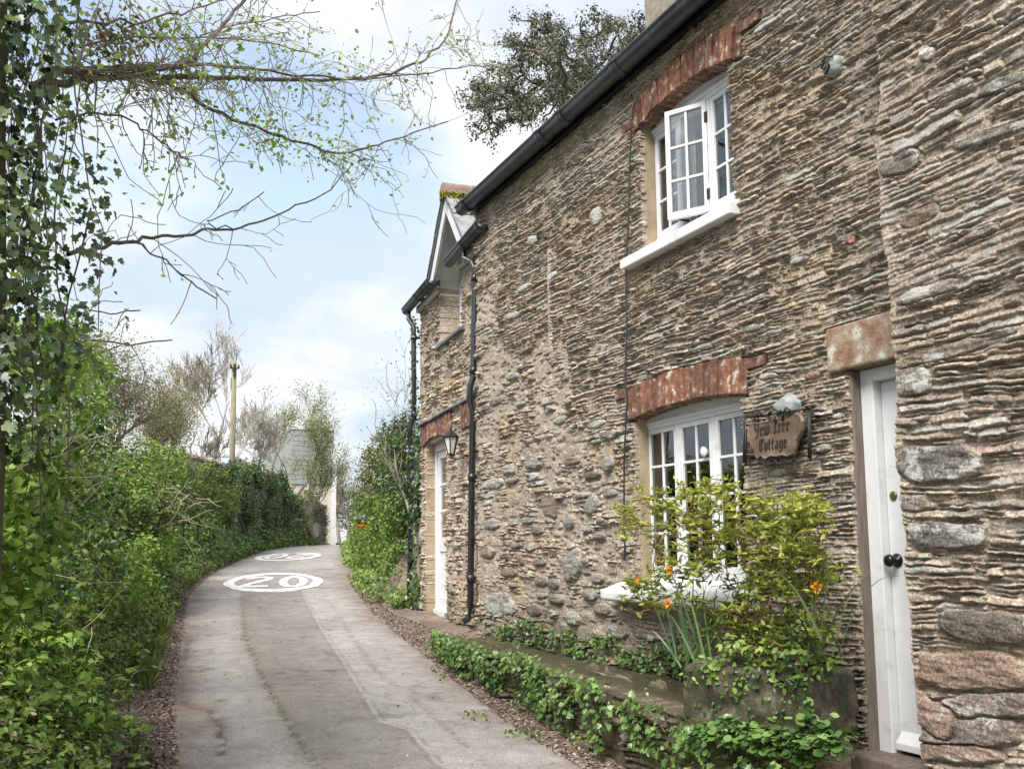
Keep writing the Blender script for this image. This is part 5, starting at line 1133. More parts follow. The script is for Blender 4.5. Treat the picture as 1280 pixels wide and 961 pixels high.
# ---- ivy-clad tree at the left edge, its boughs reaching over the lane
e=empty('ivy_covered_tree',(-.30,4.25,.9),'ivy-covered tree at the left edge with thin budding boughs arching over the lane','tree')
tz=np.linspace(.3,6.2,24); tx=-.46+.05*np.sin(tz*1.1)+.012*tz; ty_=4.25+.04*np.cos(tz)
tubes_obj('trunk',[(np.stack([tx,ty_,tz],1),.14-.008*tz)],plain('mossy_bark',(.13,.11,.05),.95,.4,10,1.0,stops=[(.3,(.06,.05,.03)),(.5,(.13,.115,.05)),(.75,(.22,.19,.10))],sc3=(3,3,1),bdist=.03),e,20)
rng=np.random.default_rng(55)
n=8200; z=1.9+4.4*rng.random(n); th=2*math.pi*rng.random(n); lump=.6+.8*vn(z*2.2,th*1.2,5); rad=.12+.22*rng.random(n)**1.1*lump
cx_=np.interp(z,tz,tx); P=np.stack([cx_+rad*np.cos(th),4.25+rad*np.sin(th),z],1); Nn=np.stack([np.cos(th),np.sin(th),.35+0*z],1)
m_=rng.random(n)<.72; leaves('ivy',P[m_],Nn[m_],.043,L['ivy'],e,'lobe',(.5+.6*(vn(z*3,th*2,7)-.2))[m_],.3,jit=.6,droop=1.2,rng=rng)
m_=~m_&(rng.random(n)<.7); leaves('spring_leaves',P[m_],Nn[m_],.040,L['hedge'],e,'oval',.7,.25,jit=.7,rng=rng)
# ivy sprays and hanging stems between trunk and sky
out=[];lp=[]
for i in range(20):
    x0=rng.uniform(5,115); y0=rng.uniform(-60,260); Y=rng.uniform(4.2,5.6); ln=rng.uniform(180,520); P=[]
    sx=rng.normal(0,9); 
    for k in range(12): P.append(at(x0+sx*k/11*3+9*math.sin(k*.7+i)+rng.normal(0,3),y0+ln*k/11,Y))
    P=np.array(P); out.append((P,np.linspace(.0042,.0022,12)))
    for k in range(12):
        if rng.random()<.55: lp.append(P[k]+rng.normal(0,.03,3))
tubes_obj('hanging_stem',out,MT['barkred'],e,4)
def spray(n,fx,fy,Y0,Y1): return np.array([at(fx(),fy(),rng.uniform(Y0,Y1)) for _ in range(n)])
cl=[(70,150),(85,210),(95,255),(110,300),(75,330),(100,380),(60,60),(90,30),(120,270),(130,255),(115,225),(70,240),(80,430),(105,425),(65,380),(95,120),(45,20),(130,210),(60,300),(50,180),(55,110),(62,450),(90,460),(110,395),(125,330)]
for (a,b) in cl:
    for _ in range(17): lp.append(at(a+rng.normal(0,13),b+rng.normal(0,17),rng.uniform(4.3,5.4)))
lp=np.array(lp); leaves('ivy',lp,np.tile((.3,-.8,.5),(len(lp),1)),.040,L['ivy'],e,'lobe',rng.uniform(.2,.95,len(lp)),.2,jit=.6,droop=1.5,rng=rng)
g=[];
for (a,b) in [(70,130),(100,60),(60,420),(95,440),(110,470),(85,395),(40,250),(20,270),(35,300),(100,20),(75,475),(120,450),(55,500),(90,240),(110,90),(40,330)]:
    for _ in range(40): g.append(at(a+rng.normal(0,16),b+rng.normal(0,18),rng.uniform(4.4,5.6)))
leaves('spring_leaves',np.array(g),np.tile((.2,-.6,.7),(len(g),1)),.036,L['bright'],e,'oval',rng.uniform(.3,1,len(g)),.2,jit=.7,rng=rng)
# boughs
bo=[([(40,110,4.6),(100,98,4.9),(150,92,5.2),(215,97,5.6),(265,96,5.9),(340,100,6.4),(400,101,6.8),(455,99,7.2),(500,88,7.5),(535,75,7.8),(560,45,8.0),(575,-10,8.2)],.028),
 ([(60,90,4.7),(120,88,5.0),(190,82,5.4),(225,82,5.6),(245,68,5.7),(270,40,5.9),(300,8,6.1),(330,-30,6.3)],.030),
 ([(225,80,5.6),(290,82,6),(350,92,6.4),(420,100,6.9),(520,92,7.6),(590,82,8.2),(640,80,8.6)],.014),
 ([(150,92,5.2),(200,100,5.5),(240,122,5.7),(290,150,6.0),(340,166,6.3),(385,180,6.6),(430,195,6.9),(465,182,7.1),(500,172,7.4),(560,152,7.9)],.018),
 ([(85,318,4.8),(130,308,5.1),(170,300,5.4),(210,295,5.7),(250,289,6.0),(290,286,6.3),(330,276,6.6),(370,258,6.9),(415,238,7.2),(440,205,7.4)],.016),
 ([(165,300,5.4),(190,315,5.5),(215,330,5.6),(240,355,5.7),(270,373,5.8)],.007),([(290,286,6.3),(250,278,6.0),(300,262,6.4),(330,240,6.6)],.006),
 ([(70,150,4.7),(120,140,5),(165,150,5.3),(210,185,5.6),(235,200,5.7)],.008),([(60,35,4.6),(120,25,5),(180,30,5.4),(240,12,5.8),(300,-10,6.1)],.012),
 ([(70,430,5),(110,425,5.2),(160,432,5.5),(215,425,5.8)],.006),([(60,385,5),(90,388,5.2),(140,392,5.4),(175,388,5.6)],.004),([(50,475,5.2),(100,455,5.6),(150,432,6)],.005),
 ([(100,60,5),(150,45,5.2),(200,50,5.5),(260,45,5.9),(330,52,6.3),(400,70,6.8)],.008),([(250,45,5.9),(300,30,6.2),(360,20,6.6),(400,15,7)],.006)]
main=[];tw=[];lp=[]
rng=np.random.default_rng(77)
def subd(P,k=4):
    P=np.array(P); t=np.linspace(0,len(P)-1,(len(P)-1)*k+1); i=np.minimum(t.astype(int),len(P)-2); f=(t-i)[:,None]; Q=P[i]*(1-f)+P[i+1]*f
    for _ in range(2): Q[1:-1]=(Q[:-2]+2*Q[1:-1]+Q[2:])/4
    return Q
for P,r in bo:
    Q=subd([at(*p) for p in P]); Q[1:-1]+=rng.normal(0,.008,(len(Q)-2,3)); R=np.linspace(r*.72,max(.004,r*.28),len(Q)); main.append((Q,R))
    nt_=int(len(Q)*((1.6 if r>.012 else 1.0) if P[0][1]<200 else .3))
    for k in range(nt_):
        i=rng.integers(2,len(Q)-1); d=Q[i]-Q[i-1]; d/=np.linalg.norm(d); s=rng.normal(0,1,3); s[2]-=.25; nd=d*.7+s*.6; nd/=np.linalg.norm(nd); o=[];tp=[]
        grow(Q[i],nd,rng.uniform(.12,.45),max(.0035,R[i]*.35),rng.integers(0,3),o,tp,rng,(1,3),.6,-.04,.65,5,.16,.0026); tw+=o
        for t,_ in tp:
            if rng.random()<(.45 if P[0][1]<200 else .10): lp.append(t+rng.normal(0,.02,3)); 
            if rng.random()<(.30 if P[0][1]<200 else .0): lp.append(t+rng.normal(0,.03,3))
tubes_obj('bough',main,MT['bark'],e,7); tubes_obj('twigs',tw,MT['twig'],e,4)
for (a,b,Y,n,s) in [(345,175,6.4,120,22),(320,150,6.2,60,18),(400,190,6.8,70,20),(560,48,8,45,12),(440,85,7,60,25),(220,30,5.6,60,25),(260,60,5.8,60,30),(340,40,6.4,60,30),(390,60,6.8,60,25),(180,60,5.4,60,30),(300,120,6.1,50,30),(410,140,6.8,60,25),(430,195,7,50,20)]:
    for _ in range(n): lp.append(at(a+rng.normal(0,s),b+rng.normal(0,s*.7),Y+rng.normal(0,.15)))
lp=np.array(lp); leaves('spring_leaves',lp,np.tile((0,-.2,.9),(len(lp),1)),.034,L['bright'],e,'oval',rng.uniform(.4,1,len(lp)),.2,jit=.8,rng=rng)
n=420; P=np.array([at(140+rng.normal(0,22),55+rng.normal(0,18),rng.uniform(4.7,5.2)) for _ in range(n)]); leaves('old_leaves',P,np.tile((0,-.4,.8),(n,1)),.035,L['brown'],e,'dia',None,.3,jit=.9,rng=rng)
# dead twigs reaching out of the near hedge
twigs('bramble','long pale dead bramble stems arching out of the near left hedge',pc([(60,640,5.4),(80,700,5.8),(40,600,5.2),(90,560,6.4),(70,520,6),(100,800,7),(30,520,5)]),26,.5,.0032,MT['deadtwig'],21,(.12,.25,.18),curl=.16,dirb=(1.1,0,.25),cat='bramble')
rng=np.random.default_rng(505); n=15000; y=25+15.8*rng.random(n); z=rng.random(n)**.8*np.interp(y,[25,28,36,41],[2.3,2.7,2.3,1.7]); x=xl(y)-.40+.16*rng.random(n)-.3*(z>2.2); kp=vn(y*1.1,z*1.6,5)>.36
P=np.stack([x,y,zr(y)+z],1)[kp]; o=leaves('wall_ivy',P,np.tile((.9,-.3,.3),(len(P),1)),.085,L['ivy'],None,'dia',.3+.6*vn(y*2,z*2,6)[kp],.25,rng=rng); tag(o,'ivy creeping over the far stone wall before the cream house','ivy')
# ---- trees behind the left hedge
grp='trees behind the left hedge'
for i,(px,py,Y,H,lab) in enumerate([(115,560,20,3.9,'brownish spring tree nearest the ivy-covered trunk, behind the hedge'),(150,560,21,3.4,'olive-brown tree second from the left behind the hedge'),(185,560,23,3.0,'low brushy tree between the olive-brown one and the pale birch'),(215,565,26,3.4,'twiggy tree immediately left of the pale birch')]):
    p=at(px,py,Y); tree('budding_tree',lab,(p[0],p[1]),H,.11,4,MT['twig'],L['willow'],7000,.05,40+i,(3,5),.55,.16,.68,group=grp,scatter=.24,k=4,minr=.006,trunkfrac=.34)
p=at(282,575,31); tree('birch_tree','bare pale-stemmed birch tree right behind the utility pole',(p[0]-.2,p[1]),5.9,.11,6,MT['barkpale'],None,0,.05,51,(3,4),.5,.16,.68,k=4,minr=.008,wob=.12,trunkfrac=.36)
p=at(318,580,32); tree('birch_tree','second bare pale birch, leaning to the right of the utility pole',(p[0]-.3,p[1]+.5),4.2,.09,6,MT['barkpale'],None,0,.05,53,(3,4),.55,.14,.68,lean=(.22,0),k=4,minr=.008,wob=.12,trunkfrac=.36)
p=at(240,575,29); tree('birch_tree','thin bare tree with purplish twigs left of the utility pole',(p[0],p[1]),4.0,.07,6,MT['twig'],None,0,.05,54,(3,4),.5,.16,.68,k=4,minr=.007,wob=.12,trunkfrac=.36)
for i,(px,Y,H,ln,lab) in enumerate([(342,38,5.4,0,'slender budding green tree between the birches and the cream house'),(366,40.5,5.6,.1,'budding green tree just left of the slate-hung wall'),(384,42,5.6,.25,'small curved tree in fresh leaf standing in front of the cream house wall')]):
    p=at(px,600,Y); tree('young_green_tree',lab,(p[0],p[1]),H,.09,4,MT['twig'],L['spring'],5600,.07,60+i,(3,4),.5,.22,.66,lean=(ln,0),group='young trees before the cream house',scatter=.2,k=4,minr=.009)
for i,(px,Y,H,lab) in enumerate([(424,62,6.5,'dark distant tree right of the white corner board'),(436,66,6.0,'distant tree seen through the gap at the end of the lane'),(447,70,5.2,'pale distant tree next to the right-hand hedge')]):
    p=at(px,640,Y); tree('distant_tree',lab,(p[0],p[1]),H,.16,4,MT['twig'],L['willow'] if i!=1 else L['pine'],2600,.14,70+i,(3,4),.6,.1,.66,group='distant trees',scatter=.35,k=4,minr=.018)
# reflections need a tree across the lane (left of the camera's view, as the photo's panes show)
tree('bare_tree','bare tree on the bank across the lane, mirrored in the window panes',(-7.5,17),9,.16,5,MT['bark'],None,0,.05,81,(3,4),.55,.1,.68,k=4,minr=.008)
# ---- right side beyond the cottages
rng=np.random.default_rng(202)
n=520; y=12.3+20*rng.random(n)**1.2; t=.05+1.3*rng.random(n); x=xr(y)+t; x=np.where(y<12.9,np.maximum(x,4.0),x); c=np.stack([x,y,G(x,y)+.12*rng.random(n)],1); r=.12+.15*rng.random(n)
P,Nn,T=clump_points(c,r,70,rng,.8,.6); ok=(P[:,0]>xr(P[:,1])-.06)&((P[:,1]>12.25)); P,Nn,T=P[ok],Nn[ok],T[ok]
tag(leaves('bank_undergrowth',P,Nn+np.array((-.5,-.4,.2)),size_for(P[:,1]),L['hedge'],None,'dia',T,.2,rng=rng),'green undergrowth at the foot of the right-hand hedge','undergrowth',None,'stuff')
def rY(px): return 12.5+(515-px)*.075
bush('laurel_hedge','green leafy hedge right of the lane, against the end of the lower cottage',[at(px,py,rY(px)+.3) for px,py in [(500,720),(478,715),(458,700),(445,690),(498,680),(475,675),(455,665),(500,640),(480,640),(505,700),(440,670),(448,640)]],[.30,.32,.32,.3,.36,.38,.38,.36,.38,.3,.3,.34],L['hedge'],.055,62,seed=14,mix=(L['bright'],.35,.055),cat='hedge')
bush('ivy_bush','dark ivy mound above the bright hedge, touching the corner downpipe',[at(px,py,rY(px)+.9) for px,py in [(505,600),(512,640),(508,555),(515,560),(514,690),(516,730),(495,600),(517,600),(500,650),(510,535)]],[.36,.3,.36,.3,.26,.2,.36,.3,.34,.3],L['ivy'],.055,60,seed=15,mix=(L['hedge'],.5,.05),cat='bush')
bush('brown_hedge','brownish autumn-leaved hedge top behind the ivy mound on the right of the lane',[at(px,py,rY(px)+1.6) for px,py in [(490,575),(474,600),(480,560),(468,580),(462,620),(500,545),(486,620)]],[.42,.42,.34,.32,.36,.32,.4],L['brown'],.05,60,seed=16,mix=(L['hedge'],.6,.05),cat='hedge')
p=np.array(q2(3.5,-.2,.8)); tree('elder_sapling','thin budding sapling rising beside the corner downpipe of the lower cottage',(p[0],p[1]+.4),4.6,.03,3,MT['twig'],L['bright'],420,.035,91,(3,4),.5,.2,.6,scatter=.10,k=4,minr=.004)
# ivy up the corner pipe
rng=np.random.default_rng(17); n=520; z=.8+3.9*rng.random(n)**1.2; s=3.06+.18*rng.random(n)+.05*rng.normal(0,1,n); P=np.array([q2(a,.05+.08*rng.random(),b) for a,b in zip(s,z)])
tag(leaves('climbing_ivy',P,np.tile((-.9,-.5,.2),(n,1)),.045,L['ivy'],None,'lobe',.5,.25,droop=1,rng=rng),'thin ivy climbing the corner of the lower cottage behind its downpipe','ivy')
# small navy and orange box in the hedge
c0=at(454,651,17.2); bx=empty('bird_feeder',tuple(c0),'small navy topped bird feeder with an orange base hanging at the right-hand hedge','bird feeder')
mb=MB(); mb.lathe(tuple(c0),[(.13,.0),(.135,.03),(.09,.09),(.03,.12)],10); mb.build('roof',plain('navy_plastic',(.02,.025,.07),.4,.2,5,0),bx)
mb=MB(); mb.lathe(tuple(c0-np.array((0,0,.10))),[(.11,0),(.12,.02),(.05,.04),(.05,.10)],10); mb.build('tray',plain('orange_plastic',(.65,.13,.02),.4,.1,5,0),bx)
mb=MB(); mb.tube([c0+np.array((0,0,.12)),c0+np.array((.02,.1,.45)),c0+np.array((.25,.5,.5))],.008,5); mb.build('hanger',MT['iron'],bx)
# ---- pine behind the cottage
rng=np.random.default_rng(23); pb=np.array((12.6,19.5)); e=empty('pine_tree',(pb[0],pb[1],1.5),'dark pine tree rising behind the tall cottage roof','tree')
tk=np.array([(pb[0],pb[1],1.2),(pb[0]-.1,pb[1],5),(pb[0]+.1,pb[1]-.1,9),(pb[0]-.2,pb[1],12.5),(pb[0]-.3,pb[1]+.2,14.4)]); tubes_obj('trunk',[(subd(tk),np.linspace(.30,.10,17))],MT['bark'],e,10)
br=[];tf=[]
def pray(px,py,dist):
    d=ray(px,py); h=math.hypot(d[0],d[1]); return np.array((d[0]/h*dist,d[1]/h*dist,EYE+d[2]/h*dist))
ells=[(690,85,75,50,1.5),(630,140,50,28,1.2),(740,70,60,55,1.5),(790,50,40,40,1.3),(665,45,40,30,1),(720,130,70,35,1.4),(600,120,26,22,.8),(760,110,60,50,1.4),(650,110,60,40,1.3),(810,90,40,60,1.3),(615,165,24,14,.6)]
for (a,b,sx,sy,dz) in ells:
    for _ in range(int(sx*sy/52)):
        t=rng.random()*6.283; q=math.sqrt(rng.random()); tf.append(pray(a+sx*q*math.cos(t),b+sy*q*math.sin(t),22.9+rng.normal(0,dz)))
tf=np.array(tf)
nodes=[np.array(p) for p in subd(tk)[8:]]+[]
for t in tf[np.argsort(np.linalg.norm(tf-tk[3],axis=1))]:
    Nn_=np.array(nodes); dd=np.linalg.norm(Nn_-t,axis=1)+.25*np.linalg.norm(Nn_-tk[3],axis=1); a=Nn_[np.argmin(dd)]; ln=np.linalg.norm(t-a); s=np.linspace(0,1,5)[:,None]
    Q=a+(t-a)*s; Q[:,2]-=(np.sin(s[:,0]*3.14)*.08*ln); Q[1:-1]+=rng.normal(0,.03,(3,3)); br.append((Q,np.linspace(min(.09,.02+.03*ln),.014,5))); nodes+= [Q[2],Q[4]]
tubes_obj('branches',br,MT['bark'],e,5)
k=60; P=np.repeat(tf,k,0)+rng.normal(0,.10,(len(tf)*k,3)); d=P-np.repeat(tf,k,0); d[:,2]+=.1
leaves('needles',P,d/np.linalg.norm(d,axis=1,keepdims=True),.085,L['pine'],e,'dia',np.repeat(rng.uniform(.1,.8,len(tf)),k),.2,jit=.4,rng=rng)
# ================================================================== PLANTS AT THE COTTAGE FOOT
def network(base,targets,rng,r0=.012,pull=.35):
    nodes=[np.array(b,float) for b in base]; out=[]; b0=np.mean(base,0)
    for t in sorted(targets,key=lambda q:np.linalg.norm(q-b0)):
        Nn_=np.array(nodes); a=Nn_[np.argmin(np.linalg.norm(Nn_-t,axis=1)+pull*np.linalg.norm(Nn_-b0,axis=1))]; ln=np.linalg.norm(t-a); s=np.linspace(0,1,6)[:,None]
        Q=a+(t-a)*s; Q[1:-1]+=rng.normal(0,.05*ln,(4,3)); Q[:,2]-=np.sin(s[:,0]*3.14)*.05*ln; out.append((Q,np.linspace(.0035+.008*ln,.0022,6))); nodes+=[Q[3],Q[5]]
    return out
rng=np.random.default_rng(31)
az=empty('azalea_shrub',tr_(.45,.2,.93),'yellow-green azalea with a few orange flowers growing from the stone trough','shrub')
tg_=[]
for (a,b,sx,sy,n) in [(828,640,60,34,52),(800,660,30,30,12),(868,628,40,25,26),(905,610,26,14,14),(915,655,50,30,40),(975,640,48,28,44),(1010,640,34,20,22),(940,700,70,40,60),(870,690,55,40,44),(835,735,48,30,34),(800,745,26,22,14),(985,710,50,35,44),(960,770,75,50,78),(1035,715,30,16,14),(905,780,45,40,30),(1000,790,36,26,22),(1000,675,40,26,22),(960,825,50,22,20),(1015,640,22,10,8)]:
    for _ in range(int(n*1.05)):
        t=rng.random()*6.283; q=math.sqrt(rng.random()); px=a+sx*q*math.cos(t); py=b+sy*q*math.sin(t); d=ray(px,py); X=rng.uniform(2.98,3.46); k=X/d[0]; tg_.append(np.array((X,d[1]*k,EYE+d[2]*k)))
base=[tr_(.2+.12*i,.2,.92) for i in range(5)]
net=network(base,tg_,rng); tubes_obj('stems',net,plain('red_brown_stem',(.16,.085,.05),.8,.3,8,.3),az,5)
P=[];Nn=[];D_=[]
tv_=[]
for t in tg_:
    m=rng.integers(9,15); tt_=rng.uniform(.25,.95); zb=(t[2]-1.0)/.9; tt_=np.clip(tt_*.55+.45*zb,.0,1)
    for j in range(m):
        th=2*math.pi*j/m+rng.random(); d=np.array((math.cos(th),math.sin(th),rng.uniform(-.1,.7))); P.append(t); D_.append(d); tv_.append(tt_)
        if rng.random()<.35: P.append(t+rng.normal(0,.03,3)); D_.append(rng.normal(0,1,3)); tv_.append(tt_*.8)
def dir_leaves(name,pos,dirs,size,mat,parent,tint,rng,tpl='oval',wid=.8):
    pos=np.array(pos);d=np.array(dirs); d/=np.linalg.norm(d,axis=1,keepdims=True); n=len(pos); tv,tf_=TPL[tpl]
    up=np.tile((0,0,1.),(n,1))+rng.normal(0,.35,(n,3)); nn=up-d*np.sum(up*d,1,keepdims=True); nn/=np.linalg.norm(nn,axis=1,keepdims=True); bt=np.cross(d,nn)
    s=size*rng.uniform(.6,1.3,n); V=pos[:,None]+s[:,None,None]*(tv[None,:,0:1]*wid*bt[:,None]+tv[None,:,1:2]*d[:,None]+tv[None,:,2:3]*nn[:,None])
    Fc=(tf_[None]+np.arange(n)[:,None,None]*len(tv)).reshape(-1,tf_.shape[1]); t=np.clip(np.array(tint)+rng.normal(0,.12,n),0,1)
    return link(name,fast_mesh(name,V.reshape(-1,3),Fc,{'tint':np.repeat(t,len(tv))}),mat,parent,False)
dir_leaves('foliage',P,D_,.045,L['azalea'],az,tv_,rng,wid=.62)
for (px,py,X,s) in [(1022,733,3.02,.042),(838,712,3.0,.032),(836,753,3.0,.034),(797,725,3.05,.026)]:
    d=ray(px,py); k=X/d[0]; t=np.array((X,d[1]*k,EYE+d[2]*k)); rg=np.random.default_rng(px); dd=rg.normal(0,1,(16,3)); dd[:,0]-=.6; dir_leaves('flower',np.tile(t,(16,1)),dd,s*.8,L['flower'],az,np.full(16,.5),rg,'oval',1.3)
# darker broad leaves low in the trough
cc=[];rr_=[]
for (px,py) in [(890,800),(920,810),(950,815),(985,815),(1010,820),(1030,830),(880,830),(905,770),(1020,790),(995,770),(870,815)]:
    d=ray(px,py); X=rng.uniform(3.0,3.3); k=X/d[0]; cc.append((X,d[1]*k,EYE+d[2]*k)); rr_.append(.09)
for _ in range(22): q=tr_(rng.uniform(.02,.78),rng.uniform(-.03,.05),rng.uniform(.88,.99)); cc.append(q); rr_.append(.045)
P,Nn,T=clump_points(cc,rr_,420,rng,.8,.8); lw=empty('trough_greenery',tr_(.5,.15,.93),'dark green low leaves filling the trough under the azalea','plant'); leaves('foliage',P,Nn+np.array((-.5,-.5,.4)),.034,L['hedge'],lw,'oval',T,.2,rng=rng)
# daffodil leaves
def px3(px,py,X): d=ray(px,py); k=X/d[0]; return np.array((X,d[1]*k,EYE+d[2]*k))
df=empty('daffodil_clump',tr_(.15,.15,.93),'clump of long grey-green daffodil leaves at the left end of the trough','plant')
n=44; B_=np.array([px3(rng.normal(872,16),rng.normal(820,8),rng.uniform(2.98,3.2)) for _ in range(n)]); d=rng.normal(0,.30,(n,3)); d[:,2]=1; d[:,1]+=.12; blades('leaves',B_,d,.38,.010,L['blade'],df,8,rng,.45)
df=empty('daffodil_clump',tr_(.75,.15,.93),'long daffodil leaves drooping over the right end of the trough','plant')
n=20; B_=np.array([px3(rng.normal(1015,16),rng.normal(815,8),rng.uniform(2.98,3.15)) for _ in range(n)]); d=rng.normal(0,.35,(n,3)); d[:,2]=.8; d[:,0]-=.35; d[:,1]-=.2; blades('leaves',B_,d,.50,.009,L['blade'],df,9,rng,1.15)
# ivy tumbling over the ledge front: three stretches
def ivy_front(y0,y1,n,lab,seed,top=.06):
    rng=np.random.default_rng(seed); m=int((y1-y0)*48); y=rng.uniform(y0,y1,m); g=np.maximum(zr(y)+.03,.2); z=g+(.72-g+top)*rng.random(m)**.75; x=XF(y)-.06-.06*rng.random(m)
    keep=vn(y*2.3,z*5,seed)>.24; c=np.stack([x,y,z],1)[keep]; P,Nn,T=clump_points(c,rng.uniform(.035,.085,len(c)),n,rng,1,.8); Nn[:,0]-=.9
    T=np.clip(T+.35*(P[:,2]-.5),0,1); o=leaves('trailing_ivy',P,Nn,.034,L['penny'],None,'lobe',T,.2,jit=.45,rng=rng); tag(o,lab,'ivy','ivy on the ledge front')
ivy_front(7.0,8.7,300,'trailing green ivy at the far end of the ledge, below the downpipe',1); ivy_front(5.2,7.0,260,'trailing green ivy on the middle of the ledge front',2); ivy_front(3.35,5.2,230,'trailing ivy on the ledge front below the trough',3,0.02)
# round leaves at the trough foot and on its face
m=150; c=np.array([px3(rng.uniform(875,1050),rng.normal(925,10),2.8)+rng.normal(0,.02,3) for _ in range(m)]); c[:,2]=np.maximum(c[:,2],.66)
P,Nn,T=clump_points(c,np.full(m,.035),420,rng,.5,.8); Nn[:,2]+=1.0; tag(leaves('pennywort',P,Nn,.034,L['penny'],None,'round',T,.2,jit=.35,rng=rng),'small round pennywort leaves along the foot of the trough','ground cover',None,'stuff')
m=46; c=np.array([tr_(a,-.01,z) for a,z in zip(rng.uniform(.05,.75,m),rng.uniform(.72,.97,m))]); P,Nn,T=clump_points(c,np.full(m,.02),260,rng,1,.8); Nn[:,0]-=1.5; leaves('moss_tufts',P,Nn,.016,L['penny'],tro,'round',T*.6,.2,jit=.4,rng=rng)['kind']='stuff'
# wall-foot greenery along the ledge back
y=rng.uniform(4.6,8.7,230); c=np.stack([np.full(230,3.66)-.03*rng.random(230),y,.70+.20*rng.random(230)**1.6],1); keep=vn(y*1.6,y*0,9)>.42; c=c[keep]; P,Nn,T=clump_points(c,rng.uniform(.025,.06,len(c)),240,rng,.9,.8); Nn[:,0]-=.7
tag(leaves('wall_foot_plants',P,Nn,.026,L['penny'],None,'round',T*.8,.2,jit=.5,rng=rng),'small green plants rooted where the cottage wall meets the ledge','plants',None,'stuff')
# ---- leaf litter and grit on both verges
def litter(name,n,fx,lab,sz,seed):
    rng=np.random.default_rng(seed); P=fx(n,rng); leaves_=leaves(name,P,np.tile((0,0,1.),(len(P),1)),sz,MT['litter'],None,'flake',rng.random(len(P)),.2,jit=.35,rng=rng); tag(leaves_,lab,'leaf litter',None,'stuff')
def lf(n,rng):
    y=4.5+24*rng.random(n)**1.6; s=np.abs(rng.normal(.0,.20,n))-.05; x=xl(y)-s; return np.stack([x,y,np.maximum(G(x,y),np.where(s<.03,road_z(x,y)-.004,-9))+.008],1)
litter('leaf_litter',15000,lf,'brown dead leaves and grit along the left edge of the lane',.020,5)
def rf_(n,rng):
    y=3.0+15*rng.random(n)**1.2; s=np.abs(rng.normal(.0,.26,n))-.06; x=xr(y)+s; x=np.where(y<8.3,np.minimum(x,XF(y)-.05),x); x=np.where(y<12.2,np.minimum(x,3.62+.02*(y-8)),x)
    z=np.maximum(G(x,y),np.where(s<.03,road_z(x,y)-.004,-9)); return np.stack([x,y,z+.008],1)
litter('leaf_litter',12000,rf_,'brown dead leaves and grit along the cottage side of the lane',.020,6)
def mf(n,rng):
    y=4.5+14*rng.random(n); x=xl(y)+(xr(y)-xl(y))*rng.random(n); return np.stack([x,y,road_z(x,y)+.006],1)
litter('leaf_litter',260,mf,'a few scattered dead leaves on the lane surface',.018,7)
# small plants on the right verge
c=[]
for (px,py,n,s) in [(735,935,26,.07),(600,905,12,.06),(650,925,12,.06),(560,850,10,.08)]:
    a=on_road(px,py)
    for _ in range(n): c.append((a[0]+rng.normal(0,s),a[1]+rng.normal(0,s*1.5),float(zr(a[1]))+.04+.03*rng.random()))
P,Nn,T=clump_points(np.array(c),np.full(len(c),.035),200,rng,.6,.8); tag(leaves('verge_weeds',P,Nn,.028,L['hedge'],None,'oval',T,.2,rng=rng),'small weeds growing on the brown verge below the ledge','weeds',None,'stuff')
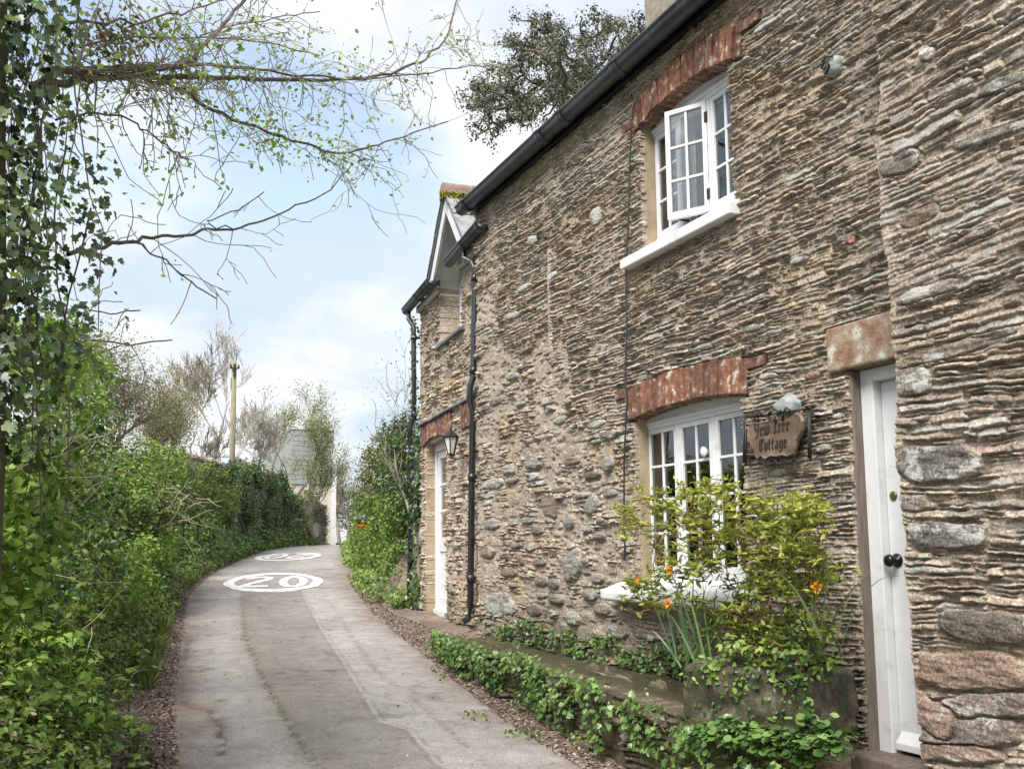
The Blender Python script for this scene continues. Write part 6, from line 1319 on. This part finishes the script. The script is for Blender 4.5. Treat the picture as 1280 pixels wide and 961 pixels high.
# ================================================================== WORLD / LIGHT
def world():
    w=bpy.data.worlds.new('World'); sc.world=w; w.use_nodes=True; nt=w.node_tree; nt.nodes.clear()
    out=N(nt,'ShaderNodeOutputWorld'); bg=N(nt,'ShaderNodeBackground'); bg.inputs['Strength'].default_value=SKY_S
    sky=N(nt,'ShaderNodeTexSky',sky_type='NISHITA'); sky.sun_disc=False; sky.sun_elevation=SUN_EL; sky.sun_rotation=SUN_ROT
    sky.air_density=1.0; sky.dust_density=1.6; sky.ozone_density=1.5
    tc=N(nt,'ShaderNodeTexCoord'); sp=N(nt,'ShaderNodeSeparateXYZ'); nt.links.new(tc.outputs['Generated'],sp.inputs[0])
    # project the view direction on a flat cloud deck so clouds shrink towards the horizon
    ad=N(nt,'ShaderNodeMath',operation='ADD'); nt.links.new(sp.outputs[2],ad.inputs[0]); ad.inputs[1].default_value=.28
    dx=N(nt,'ShaderNodeMath',operation='DIVIDE'); nt.links.new(sp.outputs[0],dx.inputs[0]); nt.links.new(ad.outputs[0],dx.inputs[1])
    dy=N(nt,'ShaderNodeMath',operation='DIVIDE'); nt.links.new(sp.outputs[1],dy.inputs[0]); nt.links.new(ad.outputs[0],dy.inputs[1])
    cb=N(nt,'ShaderNodeCombineXYZ'); nt.links.new(dx.outputs[0],cb.inputs[0]); nt.links.new(dy.outputs[0],cb.inputs[1]); cb.inputs[2].default_value=CLOUD_SEED
    n=N(nt,'ShaderNodeTexNoise'); n.inputs['Scale'].default_value=2.3; n.inputs['Detail'].default_value=9; n.inputs['Roughness'].default_value=.52; n.inputs['Distortion'].default_value=.25
    nt.links.new(cb.outputs[0],n.inputs['Vector'])
    r=ramp(nt,n.outputs[0],[(.40,(.22,.22,.22)),(.60,(1,1,1))])
    n2=N(nt,'ShaderNodeTexNoise'); n2.inputs['Scale'].default_value=5; n2.inputs['Detail'].default_value=6; nt.links.new(cb.outputs[0],n2.inputs['Vector'])
    k=CLOUD_V
    cc=ramp(nt,n2.outputs[0],[(.3,(.80*k,.83*k,.87*k)),(.62,(.94*k,.95*k,.97*k))])
    gain=mixc(nt,1.0,sky.outputs[0],(BLUE_G*1.08,BLUE_G*1.0,BLUE_G*.86),'MULTIPLY')
    gain=mixc(nt,1.0,gain,(4.0,4.95,6.0),'DARKEN')
    c=mixc(nt,r.outputs[0],gain,cc.outputs[0])
    nt.links.new(c,bg.inputs[0]); nt.links.new(bg.outputs[0],out.inputs[0])
    s=bpy.data.lights.new('sun','SUN'); s.energy=SUN_E; s.angle=R_(SUN_A); s.color=(1,.955,.89)
    so=bpy.data.objects.new('sun',s); COL.objects.link(so)
    d=Vector((math.cos(SUN_EL)*math.sin(SUN_ROT),math.cos(SUN_EL)*math.cos(SUN_ROT),math.sin(SUN_EL)))   # towards the sun
    so.rotation_euler=d.to_track_quat('Z','Y').to_euler(); so.location=d*50
SUN_EL=R_(50); SUN_ROT=R_(-132); SUN_E=4.2; SUN_A=34; SKY_S=.10; CLOUD_V=7.1; BLUE_G=2.1; CLOUD_SEED=11.6
world()
sc.view_settings.view_transform='Standard'; sc.view_settings.look='None'; sc.view_settings.exposure=.72; sc.view_settings.gamma=1
sc.cycles.max_bounces=6; sc.cycles.diffuse_bounces=3; sc.cycles.transparent_max_bounces=12; sc.cycles.use_denoising=True
sc.render.use_persistent_data=False
